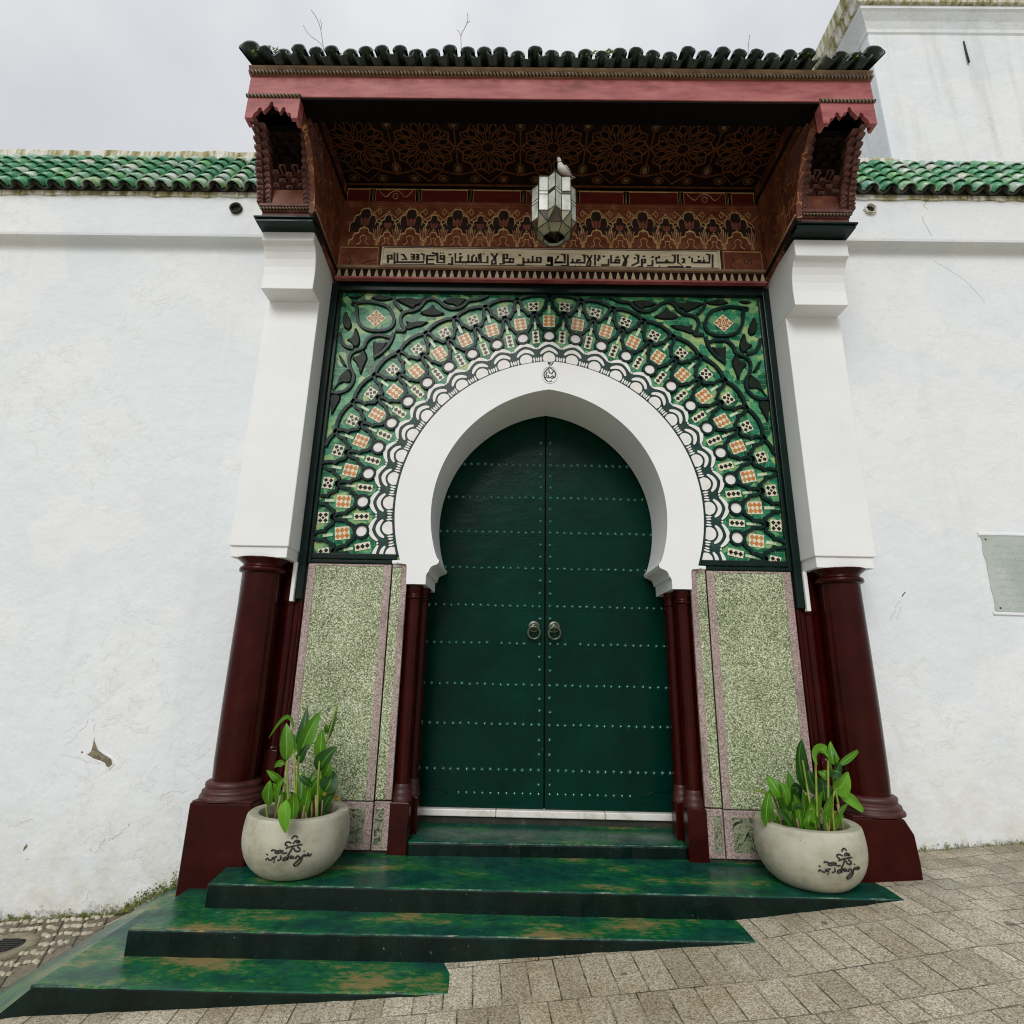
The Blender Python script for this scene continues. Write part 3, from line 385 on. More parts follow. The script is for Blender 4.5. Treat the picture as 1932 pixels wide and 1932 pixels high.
# ---------------------------------------------------------------- mesh builder
class MB:
    def __init__(s): s.v = []; s.f = []; s.mi = []; s.sm = []
    def add(s, vs, fs, mi=0, sm=False):
        o = len(s.v); s.v += [tuple(p) for p in vs]
        for f in fs: s.f.append([i+o for i in f]); s.mi.append(mi); s.sm.append(sm)
        return s
    def box(s, x0, x1, y0, y1, z0, z1, mi=0):
        v = [(x, y, z) for z in (z0, z1) for y in (y0, y1) for x in (x0, x1)]
        return s.add(v, [(0, 2, 3, 1), (4, 5, 7, 6), (0, 1, 5, 4), (2, 6, 7, 3), (0, 4, 6, 2), (1, 3, 7, 5)], mi)
    def prism(s, poly, fn0, fn1, mi=0, sm=False, cap0=True, cap1=True):
        n = len(poly); v = [fn0(*p) for p in poly] + [fn1(*p) for p in poly]
        f = [(i, (i+1) % n, n+(i+1) % n, n+i) for i in range(n)]
        s.add(v, f, mi, sm); o = len(s.v)-2*n
        if cap0: s.f.append([o+i for i in range(n)][::-1]); s.mi.append(mi); s.sm.append(False)
        if cap1: s.f.append([o+n+i for i in range(n)]); s.mi.append(mi); s.sm.append(False)
        return s
    def plate(s, poly, y, t=.004, mi=0):
        """polygon in x,z standing at y, front face at y - t"""
        return s.prism(poly, lambda a, b: (a, y, b), lambda a, b: (a, y-t, b), mi, cap0=False)
    def tube(s, pts, r, n=6, mi=0, closed=False, ends=True):
        P = [Vector(p) for p in pts]; m = len(P)
        rr = r if isinstance(r, (list, tuple)) else [r]*m
        vs = []; fs = []; up = None
        for i in range(m):
            a = P[(i-1) % m] if (closed or i > 0) else P[i]; b = P[(i+1) % m] if (closed or i < m-1) else P[i]
            t = (b-a)
            t = t.normalized() if t.length > 1e-9 else Vector((0, 0, 1))
            if up is None: up = t.orthogonal().normalized()
            up = (up - t*up.dot(t)); up = up.normalized() if up.length > 1e-6 else t.orthogonal().normalized()
            q = t.cross(up)
            for k in range(n):
                a_ = 2*math.pi*k/n; vs.append(P[i]+rr[i]*(math.cos(a_)*up+math.sin(a_)*q))
        L = m if closed else m-1
        for i in range(L):
            for k in range(n):
                j = (i+1) % m; fs.append((i*n+k, i*n+(k+1) % n, j*n+(k+1) % n, j*n+k))
        s.add(vs, fs, mi, True)
        if ends and not closed:
            o = len(s.v)-m*n
            s.f.append([o+k for k in range(n)][::-1]); s.mi.append(mi); s.sm.append(False)
            s.f.append([o+(m-1)*n+k for k in range(n)]); s.mi.append(mi); s.sm.append(False)
        return s
    def lathe(s, prof, cx, cy, n=32, mi=0, a0=0, a1=360, sm=True, nz=None):
        full = abs(a1-a0) >= 360; c = n if full else n+1; vs = []
        for r, z in prof:
            for k in range(c):
                a = R(a0+(a1-a0)*k/n); q = nz(a, z) if nz else 1
                vs.append((cx+r*q*math.cos(a), cy+r*q*math.sin(a), z))
        fs = []
        for i in range(len(prof)-1):
            for k in range(n):
                j = (k+1) % c; fs.append((i*c+k, i*c+j, (i+1)*c+j, (i+1)*c+k))
        return s.add(vs, fs, mi, sm)
    def ribbon(s, pts, wid, y, t, mi=0, closed=False, bev=.35):
        """raised strip following x,z points: chamfered section, top at y - t"""
        P = [Vector(p) for p in pts]; m = len(P); vs = []
        for i in range(m):
            a = P[(i-1) % m] if (closed or i > 0) else P[i]; b = P[(i+1) % m] if (closed or i < m-1) else P[i]
            d = b-a; d = d.normalized() if d.length > 1e-9 else Vector((1, 0)); nn = Vector((-d.y, d.x)); h = wid/2
            k = 1.0
            if 0 < i < m-1 or closed:
                d1 = (P[i]-a); d2 = (b-P[i])
                if d1.length > 1e-9 and d2.length > 1e-9:
                    k = min(1.5, 1/max(.5, (1+d1.normalized().dot(d2.normalized()))/2)**.5)
            for off, yy in ((-h, y), (-h*(1-bev), y-t), (h*(1-bev), y-t), (h, y)):
                q = P[i]+nn*off*k; vs.append((q.x, yy, q.y))
        fs = []
        for i in range(m if closed else m-1):
            j = (i+1) % m
            for k in range(3): fs.append((i*4+k, i*4+k+1, j*4+k+1, j*4+k))
        if not closed: fs += [(0, 1, 2, 3), (4*m-1, 4*m-2, 4*m-3, 4*m-4)]
        return s.add(vs, fs, mi)
    def build(s, name, mats, parent=None, bevel=0, seg=2):
        me = bpy.data.meshes.new(name); me.from_pydata(s.v, [], s.f)
        for m in (mats if isinstance(mats, (list, tuple)) else [mats]): me.materials.append(M[m])
        me.polygons.foreach_set('material_index', s.mi); me.polygons.foreach_set('use_smooth', s.sm)
        me.update()
        import bmesh
        bm = bmesh.new(); bm.from_mesh(me); bmesh.ops.recalc_face_normals(bm, faces=bm.faces); bm.to_mesh(me); bm.free()
        o = bpy.data.objects.new(name, me); COL.objects.link(o)
        if parent is not None:
            o.parent = parent
            if parent.type == 'EMPTY': o.matrix_parent_inverse = Matrix.Translation(-Vector(parent.location))
        if bevel:
            b = o.modifiers.new('bevel', 'BEVEL'); b.width = bevel; b.segments = seg; b.limit_method = 'ANGLE'; b.angle_limit = R(40)
        return o
def tag(o, label=None, cat=None, group=None, kind=None):
    for k, v in (('label', label), ('category', cat), ('group', group), ('kind', kind)):
        if v: o[k] = v
    return o
def thing(name, loc, label, cat, group=None):
    o = bpy.data.objects.new(name, None); COL.objects.link(o); o.location = loc; o.empty_display_size = .2
    return tag(o, label, cat, group)
def box_obj(name, mat, parent, dims, bevel=.006):
    return MB().box(*dims).build(name, mat, parent, bevel)
def smooth_poly(pts, it=2, closed=False):
    P = [tuple(p) for p in pts]
    for _ in range(it):
        Q = []; n = len(P)
        for i in range(n if closed else n-1):
            a, b = P[i], P[(i+1) % n]
            Q += [tuple(.75*u+.25*v for u, v in zip(a, b)), tuple(.25*u+.75*v for u, v in zip(a, b))]
        P = Q if closed else [P[0]]+Q+[P[-1]]
    return P
def clip(poly, x0, x1, z0, z1):
    for ax, lim, sg in ((0, x0, 1), (0, x1, -1), (1, z0, 1), (1, z1, -1)):
        out = []
        for i in range(len(poly)):
            a, b = poly[i], poly[(i+1) % len(poly)]
            ia, ib = (a[ax]-lim)*sg >= 0, (b[ax]-lim)*sg >= 0
            if ia: out.append(a)
            if ia != ib:
                t = (lim-a[ax])/(b[ax]-a[ax]); out.append((a[0]+t*(b[0]-a[0]), a[1]+t*(b[1]-a[1])))
        poly = out
        if len(poly) < 3: return []
    return poly

# ---------------------------------------------------------------- ground
def sstep(a, b, x): t = max(0, min(1, (x-a)/(b-a))); return t*t*(3-2*t)
GK = [(-9, -.70), (-2.317, -.313), (-.488, -.2035), (.979, -.1005), (1.875, .009), (2.43, .046), (3.12, .106), (9, .60)]
def gz(x, y):
    x = max(-8.9, min(8.9, x))
    for (xa, za), (xb, zb) in zip(GK, GK[1:]):
        if xa <= x <= xb: z = za+(zb-za)*(x-xa)/(xb-xa); break
    return z+.024*max(-6, min(.5, y))-.10*sstep(-2.38, -2.72, x)*sstep(-1.5, -.7, y)
m = MB()
xs = [-40, -20, -12, -9]+[-7+.125*i for i in range(113)]+[9, 12, 20, 40]
ys = [-60, -30, -15, -9]+[-6+.25*i for i in range(26)]+[.45]
m.add([(x, y, gz(x, y)) for y in ys for x in xs],
      [(j*len(xs)+i, j*len(xs)+i+1, (j+1)*len(xs)+i+1, (j+1)*len(xs)+i) for j in range(len(ys)-1) for i in range(len(xs)-1)], 0, True)
tag(m.build('pavement', 'paving'), kind='structure')
# strip of brown setts and pebble work along the left wall
m = MB()
px = [-6+.2*i for i in range(18)]
strip = [(-6, -.95), (-2.72, -.75), (-2.36, .14), (-6, .14)]
n = 24
vs = []; fs = []
for j in range(9):
    for i in range(n+1):
        v = j/8; a = Vector(strip[0]).lerp(Vector(strip[1]), i/n); b = Vector(strip[3]).lerp(Vector(strip[2]), i/n); q = a.lerp(b, v)
        vs.append((q.x, q.y, gz(q.x, q.y)+.004))
for j in range(8):
    for i in range(n): fs.append((j*(n+1)+i, j*(n+1)+i+1, (j+1)*(n+1)+i+1, (j+1)*(n+1)+i))
m.add(vs, fs, 0, True)
tag(m.build('path', 'pavement_brown'), kind='structure')
m = MB(); rr = random.Random(4)
for row in range(9):
    for i in range(46):
        y = .08-.105*row+rr.uniform(-.018, .018); x = -3.70+.024*i+rr.uniform(-.006, .006)+.10*row*.3
        y += .05*(i/46)
        if x > -2.76-.12*(.14-y)+.03*(row % 3) or x < -4.2: continue
        if (x+3.13)**2+(y+.23)**2 < .185**2: continue
        a = rr.uniform(0, 3.1); l = rr.uniform(.012, .02); z = gz(x, y)+.004
        m.lathe([(l, z-.002), (l*.95, z+.006), (l*.55, z+.011), (.0005, z+.012)], x, y, 6)
tag(m.build('pebble_mosaic', 'pebble_white'), kind='stuff', label='rows of white pebbles set in the pavement below the left wall', cat='pebbles')
dc = thing('drain_cover', (-3.13, -.23, gz(-3.13, -.23)+.004), 'black round iron drain cover in a pale concrete ring at the left edge', 'drain cover')
z = gz(-3.13, -.23)+.004
MB().lathe([(.165, z-.02), (.165, z+.010), (.155, z+.016), (.098, z+.016), (.094, z+.0)], -3.13, -.23, 40).build('concrete_ring', 'concrete_ring', dc)
m = MB(); m.lathe([(.094, z-.01), (.094, z+.010), (.088, z+.014), (.001, z+.014)], -3.13, -.23, 40)
for i in range(-3, 4): m.box(-3.13-.065, -3.13+.065, -.23+i*.022-.004, -.23+i*.022+.004, z+.0135, z+.019)
m.build('iron_lid', 'cast_iron', dc)

# ---------------------------------------------------------------- side walls
def roof_tiles(m, x0, x1, sp, yb, zb, yt, zt, courses, rad, rnd, mi=0, pan=1):
    """barrel tiles in courses running up a slope, open ends towards the street"""
    n = int((x1-x0)/sp)
    dy, dz = (yt-yb)/courses, (zt-zb)/courses
    L = math.hypot(dy, dz); ty, tz = dy/L, dz/L; ny, nz_ = -tz, ty
    def put(x, s0, s1, r0, r1, lift0, lift1, thick, mi, flip=False):
        vs = []; k = 9
        for (s, r, lf) in ((s0, r0, lift0), (s1, r1, lift1)):
            for rr_ in (r, r-thick):
                for q in range(k):
                    a = math.pi*q/(k-1); h = rr_*math.sin(a)*(-1 if flip else 1)+lf
                    vs.append((x+rr_*math.cos(a), yb+ty*s+ny*h, zb+tz*s+nz_*h))
        fs = []
        for q in range(k-1):
            fs += [(q, q+1, 2*k+q+1, 2*k+q), (k+q, 3*k+q, 3*k+q+1, k+q+1), (q, k+q, k+q+1, q+1), (2*k+q, 2*k+q+1, 3*k+q+1, 3*k+q)]
        m.add(vs, fs, mi, True)
    for i in range(n+1):
        x = x0+sp*i
        for c in range(courses):
            j = rnd.uniform(-.004, .004)
            put(x+j, c*L+rnd.uniform(-.012, .004), (c+1)*L+.02, rad*1.04, rad*.86, .012+rnd.uniform(0, .006), .0, .010, mi)
        put(x+sp/2, -.02, courses*L, rad*.92, rad*.92, rad*.78, rad*.78, .010, pan, True)
def side_wall(sx, xa, xb, z_eave, z_top, z_bot, label, name='boundary_wall'):
    x0, x1 = min(xa, xb), max(xa, xb)
    t = thing(name, ((x0+x1)/2, .3, gz((x0+x1)/2, .15)), label, 'wall', 'white walls either side of the gate')
    m = MB()
    prof = [(.15, -1.2), (.15, z_bot)]
    for i in range(1, 8):
        a = i/7*math.pi/2; prof.append((.15-.10*(1-math.cos(a)), z_bot+.10*math.sin(a)))
    prof += [(.05, z_top-.02), (.045, z_top), (.045, z_eave), (.5, z_eave), (.5, -1.2)]
    nseg = 1
    m.prism(prof, lambda y, z: (x0, y, z), lambda y, z: (x1, y, z))
    wall = m.build('wall', 'limewash', t)
    return t, wall, x0, x1
XL = 7.5
tL, wL, *_ = side_wall(-1, -XL, -1.9, 5.10, 4.70, 4.585, 'long white wall left of the gate with bright green tile coping and a chipped patch')
tR, wR, *_ = side_wall(1, 1.9, XL, 5.14, 4.735, 4.635, 'white wall right of the gate with green tile coping and a stone plaque')
for t, xa, xb, ze, seed in ((tL, -XL, -2.0, 5.10, 1), (tR, 2.0, XL, 5.15, 2)):
    m = MB(); roof_tiles(m, xa, xb, .158, .005, ze+.03, .36, ze+(.70 if seed == 1 else .69), 6, .064, random.Random(seed))
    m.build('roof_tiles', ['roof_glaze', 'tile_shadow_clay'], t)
    m = MB(); rr = random.Random(seed+5); k = 60
    # mortar bed under the tiles, ragged lower edge
    up = [(xa+(xb-xa)*i/k, ze+.075) for i in range(k+1)]; lo = [(xa+(xb-xa)*i/k, ze-.012+rr.uniform(-.012, .012)) for i in range(k+1)]
    m.prism(up+lo[::-1], lambda a, b: (a, .03, b), lambda a, b: (a, .4, b)); m.build('mortar_bed', 'mossy_render', t)
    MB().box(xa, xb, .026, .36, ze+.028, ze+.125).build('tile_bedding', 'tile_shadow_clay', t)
m = MB(); rr = random.Random(9)
top = [(-XL+.12*i, 5.99+rr.uniform(-.012, .012)) for i in range(int((XL-2)/.12)+1)]
m.prism([(-XL, 5.1)]+top+[(top[-1][0], 5.1)], lambda a, b: (a, .40, b), lambda a, b: (a, .56, b)); m.build('ridge_wall', 'mossy_render', tL, .01)
m = MB(); rr = random.Random(19)
top = [(2.0+.12*i, 6.02+rr.uniform(-.012, .012)) for i in range(13)]
m.prism([(2.0, 5.1)]+top+[(top[-1][0], 5.1)], lambda a, b: (a, .42, b), lambda a, b: (a, .58, b)); m.build('ridge_wall', 'mossy_render', tR, .01)
for t, x, z, rad, nm in ((tL, -2.73, 4.96, .045, 'round'), (tR, 2.775, 5.03, .043, 'ragged')):
    m = MB(); k = 18
    ring = [(x+rad*1.18*math.cos(2*math.pi*i/k)*(1+(.12*math.sin(3*i) if nm == 'ragged' else 0)), z+rad*1.15*math.sin(2*math.pi*i/k)) for i in range(k)]
    inner = [(x+(a-x)*.78, z+(b-z)*.78) for a, b in ring]
    m.add([(a, .046, b) for a, b in ring]+[(a, .018, b) for a, b in ring]+[(a, .018, b) for a, b in inner]+[(a, .043, b) for a, b in inner],
          [f for i in range(k) for f in ((i, (i+1) % k, k+(i+1) % k, k+i), (k+i, k+(i+1) % k, 2*k+(i+1) % k, 2*k+i), (2*k+i, 2*k+(i+1) % k, 3*k+(i+1) % k, 3*k+i))], 0, True)
    m.add([(a, .043, b) for a, b in inner], [list(range(k))], 1)
    m.build('drain_spout', ['tile_shadow_clay' if nm == 'round' else 'mossy_render', 'hole_black'], t)
# plaster damage
m = MB()
for p in PATCH: m.plate(p, .151, .003)
m.build('chipped_patch', 'bare_render', wL)
m = MB()
for p in PATCH[:1]: m.ribbon([(a_+.004, b_-.004) for a_, b_ in p], .013, .151, .006, closed=True)
m.build('lifted_paint', 'limewash', wL)
m = MB()
rr = random.Random(14)
for p in CRACKS:
    q = []
    for a_, b_ in zip(p, p[1:]):
        for s_ in range(5): q.append((a_[0]+(b_[0]-a_[0])*s_/5+rr.gauss(0, .005), a_[1]+(b_[1]-a_[1])*s_/5+rr.gauss(0, .005)))
    for i in range(0, len(q)-2, 2):
        if rr.random() < .85: m.ribbon(q[i:i+3], rr.uniform(.0015, .0042), .1505, .0015)
m.build('plaster_crack', 'crack', wL)
m = MB()
for k, p in enumerate(CRACKSR): m.ribbon([(a, b) for a, b in p], .004 if k == 2 else .007, .151 if k == 2 else .046, .002)
m.build('plaster_crack', 'crack', wR)
m = MB(); rr = random.Random(3)
for k, p in enumerate(SCRAWL):
    q = []
    for i in range(len(p)-1):
        a, b = Vector(p[i]), Vector(p[i+1]); nn = Vector((-(b-a).y, (b-a).x)).normalized()
        for s in range(4): q.append(a.lerp(b, s/4)+nn*rr.choice((-1, 1))*rr.uniform(.002, .009)*(0 if k == 2 else 1))
    if k == 2: m.ribbon(p, .009, .151, .0015, 1)
    else:
        for i in range(0, len(q)-5, 5): m.ribbon(smooth_poly(q[i:i+5], 1), .0028, .151, .0012)
m.build('pencil_writing', ['pencil', 'ink_black'], wR)
# algae at the foot of the walls
m = MB(); rr = random.Random(8)
for i in range(1500):
    u = rr.random()
    if u < .45: x = rr.uniform(-2.95, -2.34); h = abs(rr.gauss(0, .032))
    elif u < .75: x = rr.uniform(-4.2, -2.4); h = abs(rr.gauss(0, .02))
    else: x = rr.uniform(2.25, 4.6); h = abs(rr.gauss(0, .014))
    if u < .45 and abs(x+2.58) > .12 and abs(x+2.37) > .05 and rr.random() < .8: h *= .3
    zz = gz(x, .14) if x > 0 else (gz(x, .1) if x < -2.75 else gz(-2.75, .1)+(x+2.75)*.5)
    s = rr.uniform(.0035, .009); a = rr.uniform(0, 6.3)
    c = Vector((x, .145-rr.random()*.012, zz+h)); p = [c+Vector((s*math.cos(a+k*2.1), -rr.random()*.012, s*math.sin(a+k*2.1))) for k in range(3)]
    m.add(p, [(0, 1, 2)])
tag(m.build('moss', 'moss'), kind='stuff', label='dark green moss along the foot of the white walls', cat='moss')

# ---------------------------------------------------------------- building behind the right wall
bd = thing('building', (5.5, 3, gz(5.5, .4)), 'tall white building rising behind the right wall with a stained cornice', 'building')
m = MB(); X0 = 3.53
m.box(X0, 9, .62, 7, -1, 8.0); m.build('wall', 'limewash_upper', bd, .012)
m = MB()   # cornice: cavetto band and weathered top slab, mitred round the corner
prof = [(0, 7.93), (.015, 7.95), (.02, 7.99), (.05, 8.06), (.10, 8.13), (.12, 8.15), (.12, 8.19)]
def ring(o): return [(9.2, .62-o), (X0-o, .62-o), (X0-o, 7.2)]
vs = []; fs = []
for o, z in prof: vs += [(x, y, z) for x, y in ring(o)]
for i in range(len(prof)-1): fs += [(i*3+k, i*3+k+1, i*3+4+k, i*3+3+k) for k in range(2)]
m.add(vs, fs)
m.build('cornice', 'limewash_upper', bd)
m = MB(); vs = []; fs = []
prof = [(.10, 8.19), (.15, 8.20), (.16, 8.24), (.16, 8.30), (.20, 8.33), (.20, 8.52), (-.3, 8.55)]
for o, z in prof: vs += [(x, y, z) for x, y in ring(o)]
for i in range(len(prof)-1): fs += [(i*3+k, i*3+k+1, i*3+4+k, i*3+3+k) for k in range(2)]
m.add(vs, fs); m.build('parapet', 'mossy_render', bd)
MB().tube(PINS, .010, 6).build('iron_pin', 'iron_black', bd)

# ---------------------------------------------------------------- steps
st = thing('entrance_steps', (0, -.5, gz(0, -.5)), 'green painted entrance steps with worn brown patches, sinking into the sloping pavement', 'steps')
def step(poly, z0, z1, mat, bev=.012):
    rj = random.Random(int(z1*1000)); q = []
    for i, (p0, p1) in enumerate(zip(poly, poly[1:]+poly[:1])):
        L = math.dist(p0, p1); k = max(1, int(L/.07)) if p0[1] < .1 and p1[1] < .1 else 1
        for s in range(k):
            j = rj.gauss(0, .0022)*(1 if s else 0)
            if s and rj.random() < .06: j += .007
            q.append((p0[0]+(p1[0]-p0[0])*s/k, p0[1]+(p1[1]-p0[1])*s/k+j))
    m = MB(); m.prism(q, lambda a, b: (a, b, z0), lambda a, b: (a, b, z1))
    return m.build('step', mat, st, bev, 3)
s1 = step([(-2.315, -1.09), (-1.2, -1.085), (-.488, -1.065), (-.496, -.6), (-.5, .13), (-2.315, .13)], -.9, -.226, 'step_paint_worn')
s2 = step([(-2.088, -.822), (-.4, -.805), (.979, -.784), (.985, -.3), (.99, .13), (-2.088, .13)], -.9, -.114, 'step_paint_worn')
s3 = step([(-1.855, -.559), (0, -.55), (1.45, -.54), (1.875, -.538), (1.9, -.2), (1.9, .14), (-1.89, .14), (-1.885, -.3)], -.9, 0, 'step_paint')
s4 = step([(-.885, -.03), (.892, .02), (.915, .45), (-.915, .45)], -.05, .078, 'step_paint', .016)
def edge_line(parent, a, b, z):
    m = MB(); n = 60; rr = random.Random(int(a[0]*100)); pts = [Vector(a).lerp(Vector(b), i/n) for i in range(n+1)]
    m.tube([(p.x, p.y+.0065, z-.0056) for p in pts], [.0048+rr.uniform(-.0012, .0022) for _ in pts], 6)
    m.build('worn_lit_nosing', 'edge_wear_light', parent)  # pale strip along the edge: wear plus a painted highlight
edge_line(s1, (-2.31, -1.09), (-.50, -1.066), -.226); edge_line(s2, (-2.08, -.822), (.97, -.785), -.114)
edge_line(s3, (-1.85, -.559), (1.87, -.538), 0); edge_line(s4, (-.87, -.03), (.875, .02), .078)
m = MB()
A, B_, C_, D_, E_, F_ = (-2.296, -1.072, -.2275), (-2.296, .149, -.2275), (-2.42, .149, -.27), (-2.72, -.75, -.425), (-2.50, -1.115, -.40), (-2.30, -1.086, -.32)
m.add([A, B_, C_, D_, E_, F_, (-2.42, .149, -.7), (-2.72, -.75, -.7), (-2.50, -1.115, -.7), (-2.30, -1.086, -.7)],
      [(0, 1, 2, 3), (0, 3, 4), (0, 4, 5), (2, 6, 7, 3), (3, 7, 8, 4), (4, 8, 9, 5)])
m.build('side_ramp', 'step_paint_worn', st)

# ---------------------------------------------------------------- gateway
gw = thing('gateway', (0, 0, 0), 'ornate white and green gateway with a horseshoe arch and oxblood columns', 'gateway')
box_obj('core_wall', 'portal_white', gw, (-2.0, -1.13, .012, .50, -.3, 5.2), 0)
box_obj('core_wall', 'portal_white', gw, (1.13, 2.0, .012, .50, -.3, 5.2), 0)
box_obj('core_wall', 'portal_white', gw, (-1.13, 1.13, .012, .42, 3.52, 5.2), 0)

def pier(sx, dz):
    X = lambda a: sx*a
    def bx(m, a, b, *r): m.box(min(X(a), X(b)), max(X(a), X(b)), *r)
    m = MB(); bx(m, 1.778, 2.186, -.25, .149, 1.91, 3.79+dz)
    p = m.build('pier', 'portal_white', gw, .006)
    m = MB(); bx(m, 1.788, 2.172, -.236, .149, 1.835, 1.912); m.build('base_band', 'portal_white', p, .004)
    m = MB(); bx(m, 1.773, 1.80, -.075, -.004, 1.56, 1.835); m.build('return_strip', 'portal_white', p, .004)
    # corbel with a hollow moulding
    prof = [(.149, 4.27), (-.5, 4.27), (-.5, 4.13), (-.463, 4.115), (-.437, 4.08), (-.418, 4.03), (-.406, 3.97), (-.402, 3.90), (-.408, 3.78), (.149, 3.78)]
    m = MB(); m.prism([(y, z+dz) for y, z in prof], lambda y, z: (X(1.776), y, z), lambda y, z: (X(2.165), y, z))
    m.build('corbel', 'portal_white', p, .006)
pier(-1, .045); pier(1, -.035)

def column(sx, xr):
    X = sx*1.985; Y = -.12
    c = MB(); nzf = None
    c.lathe([(.130, .43), (.134, .55), (.135, .9), (.132, 1.3), (.126, 1.74)], X, Y, 40)
    c = c.build('column', 'red_paint', gw)
    m = MB(); m.lathe([(.126, 1.735), (.150, 1.745), (.153, 1.76), (.147, 1.775), (.130, 1.78), (.133, 1.80), (.165, 1.825), (.17, 1.836), (.01, 1.836)], X, Y, 40)
    m.build('capital', 'red_paint', c)
    m = MB(); rn = random.Random(int(X*10)); ph = rn.random()*6
    m.lathe([(.19, .335), (.192, .348), (.188, .358), (.176, .360), (.180, .370), (.178, .384), (.168, .392), (.158, .394), (.160, .402), (.163, .415), (.160, .428), (.148, .437), (.128, .44)], X, Y, 40,
            nz=lambda a, z: 1+.012*math.sin(5*a+ph+z*40))
    m.build('column_base', 'red_paint_worn', c)
    x0, x1 = sorted((sx*1.778, sx*xr))
    m = MB()
    if sx < 0: poly = [(x0, -.6), (x1, -.6), (x1, .335), (x0+.004, .335)]
    else: poly = [(x0, -.6), (x1+.012, -.6), (x1+.01, .10), (x1-.002, .25), (x1-.05, .335), (x0, .335)]
    m.prism(poly, lambda a, b: (a, -.30, b), lambda a, b: (a, .148, b))
    pl = m.build('plinth', 'red_paint', c, .014, 3)
    m = MB(); m.box(x0+.012, x1-.012-(.04 if sx > 0 else 0), -.285, .14, .336, .3405); m.build('plinth_top', 'red_paint_worn', pl)
    # engaged pilaster behind the column
    a, b = sorted((sx*1.775, sx*2.165))
    m = MB(); m.box(a-.03 if sx > 0 else a+.02, b-.02 if sx > 0 else b+.03, -.016, .149, .2, 1.835)
    for xx in (sx*1.81, sx*2.125):
        m.box(xx-.045, xx+.045, -.045, .12, .3, .60); m.box(xx-.045, xx+.045, -.045, .12, 1.56, 1.835)
        m.lathe([(.036, .60), (.036, 1.56)], xx, -.005, 16)
        m.lathe([(.046, .60), (.046, .612), (.036, .625)], xx, -.005, 16); m.lathe([(.036, 1.535), (.046, 1.55), (.046, 1.565)], xx, -.005, 16)
    m.build('pilaster', 'red_paint', c, .008)
column(-1, 2.16); column(1, 2.135)
# red lining between the columns and the granite
for sx in (-1, 1):
    m = MB(); a, b = sorted((sx*1.712, sx*1.782)); m.box(a, b, -.012, .1, -.05, 1.58)
    xx = sx*1.735; m.lathe([(.014, .05), (.014, 1.58)], xx, -.014, 10)
    m.build('lining', 'red_paint', gw, .004)

# granite cladding
for sx in (-1, 1):
    def bx(m, a, b, y0, y1, z0, z1, mi=0): m.box(min(sx*a, sx*b), max(sx*a, sx*b), y0, y1, z0, z1, mi)
    m = MB(); bx(m, 1.118, 1.712, -.018, .01, .305, 1.838)
    g = m.build('granite_panel', 'green_granite', gw, .003)
    m = MB(); bx(m, 1.660, 1.712, -.023, .0, .306, 1.836); bx(m, 1.118, 1.170, -.023, .0, .306, 1.836); bx(m, 1.170, 1.660, -.0225, .0, 1.822, 1.836)
    m.build('granite_border', 'pink_granite', g, .003)
    m = MB(); bx(m, 1.005, 1.110, -.018, .01, .312, 1.868); g = m.build('granite_strip', 'green_granite', gw, .003)
    m = MB(); bx(m, 1.003, 1.046, -.023, .0, .313, 1.87); bx(m, 1.046, 1.110, -.0225, .0, 1.82, 1.87); m.build('granite_border', 'pink_granite', g, .003)
    m = MB(); bx(m, 1.118, 1.712, -.022, .01, .022, .297); g = m.build('base_slab', 'pink_granite', gw, .004)
    m = MB(); bx(m, 1.168, 1.662, -.025, .0, .060, .258); m.build('marble_inset', 'veined_marble', g, .002)
    m = MB(); bx(m, 1.003, 1.110, -.022, .01, .022, .303); g = m.build('base_slab', 'pink_granite', gw, .004)
    m = MB(); bx(m, 1.048, 1.098, -.025, .0, .055, .265); m.build('marble_inset', 'veined_marble', g, .002)
    m = MB(); bx(m, .99, 1.72, -.005, .012, -.01, .03); m.build('shadow_strip', 'tile_shadow_clay', gw)  # dark strip painting in the shadow gap below the granite

# arch
AC, AR = .145, 1.003      # intrados centres and radius
OC, OR = .090, 1.212      # extrados
def arcpts(c, r, zc, z_end, n=36):
    """right half from the springing at z_end up to the crown, mirrored for the left"""
    a_top = math.acos(c/r); a0 = -math.asin((zc-z_end)/r)
    return [(-c+r*math.cos(a0+(a_top-a0)*i/n), zc+r*math.sin(a0+(a_top-a0)*i/n)) for i in range(n+1)]
inR = arcpts(AC, AR, 2.233, 1.895)
foot = [(.866, 1.70), (.866, 1.775), (.850, 1.780), (.848, 1.80), (.838, 1.822), (.815, 1.836), (.800, 1.840), (.786, 1.846), (.775, 1.866)]
inR = foot + inR[0:]
outR = [(1.003, 1.70), (1.006, 1.84), (1.08, 1.848)] + arcpts(OC, OR, 2.261, 1.87)
full_in = inR + [(-x, z) for x, z in inR[::-1][1:]]
full_out = outR + [(-x, z) for x, z in outR[::-1][1:]]
m = MB()
def stripfill(m, A, B, y):
    # pair the two outlines by normalised length
    def resample(P, n):
        L = [0]
        for a, b in zip(P, P[1:]): L.append(L[-1]+math.dist(a, b))
        out = []; j = 0
        for i in range(n+1):
            t = L[-1]*i/n
            while j < len(P)-2 and L[j+1] < t: j += 1
            u = (t-L[j])/max(1e-9, L[j+1]-L[j]); out.append((P[j][0]+u*(P[j+1][0]-P[j][0]), P[j][1]+u*(P[j+1][1]-P[j][1])))
        return out
    return resample(A, 200), resample(B, 200)
Af, Bf = stripfill(m, full_in, full_out, 0)
n = len(Af)
m.add([(x, -.04, z) for x, z in Af]+[(x, -.04, z) for x, z in Bf], [(i, i+1, n+i+1, n+i) for i in range(n-1)])
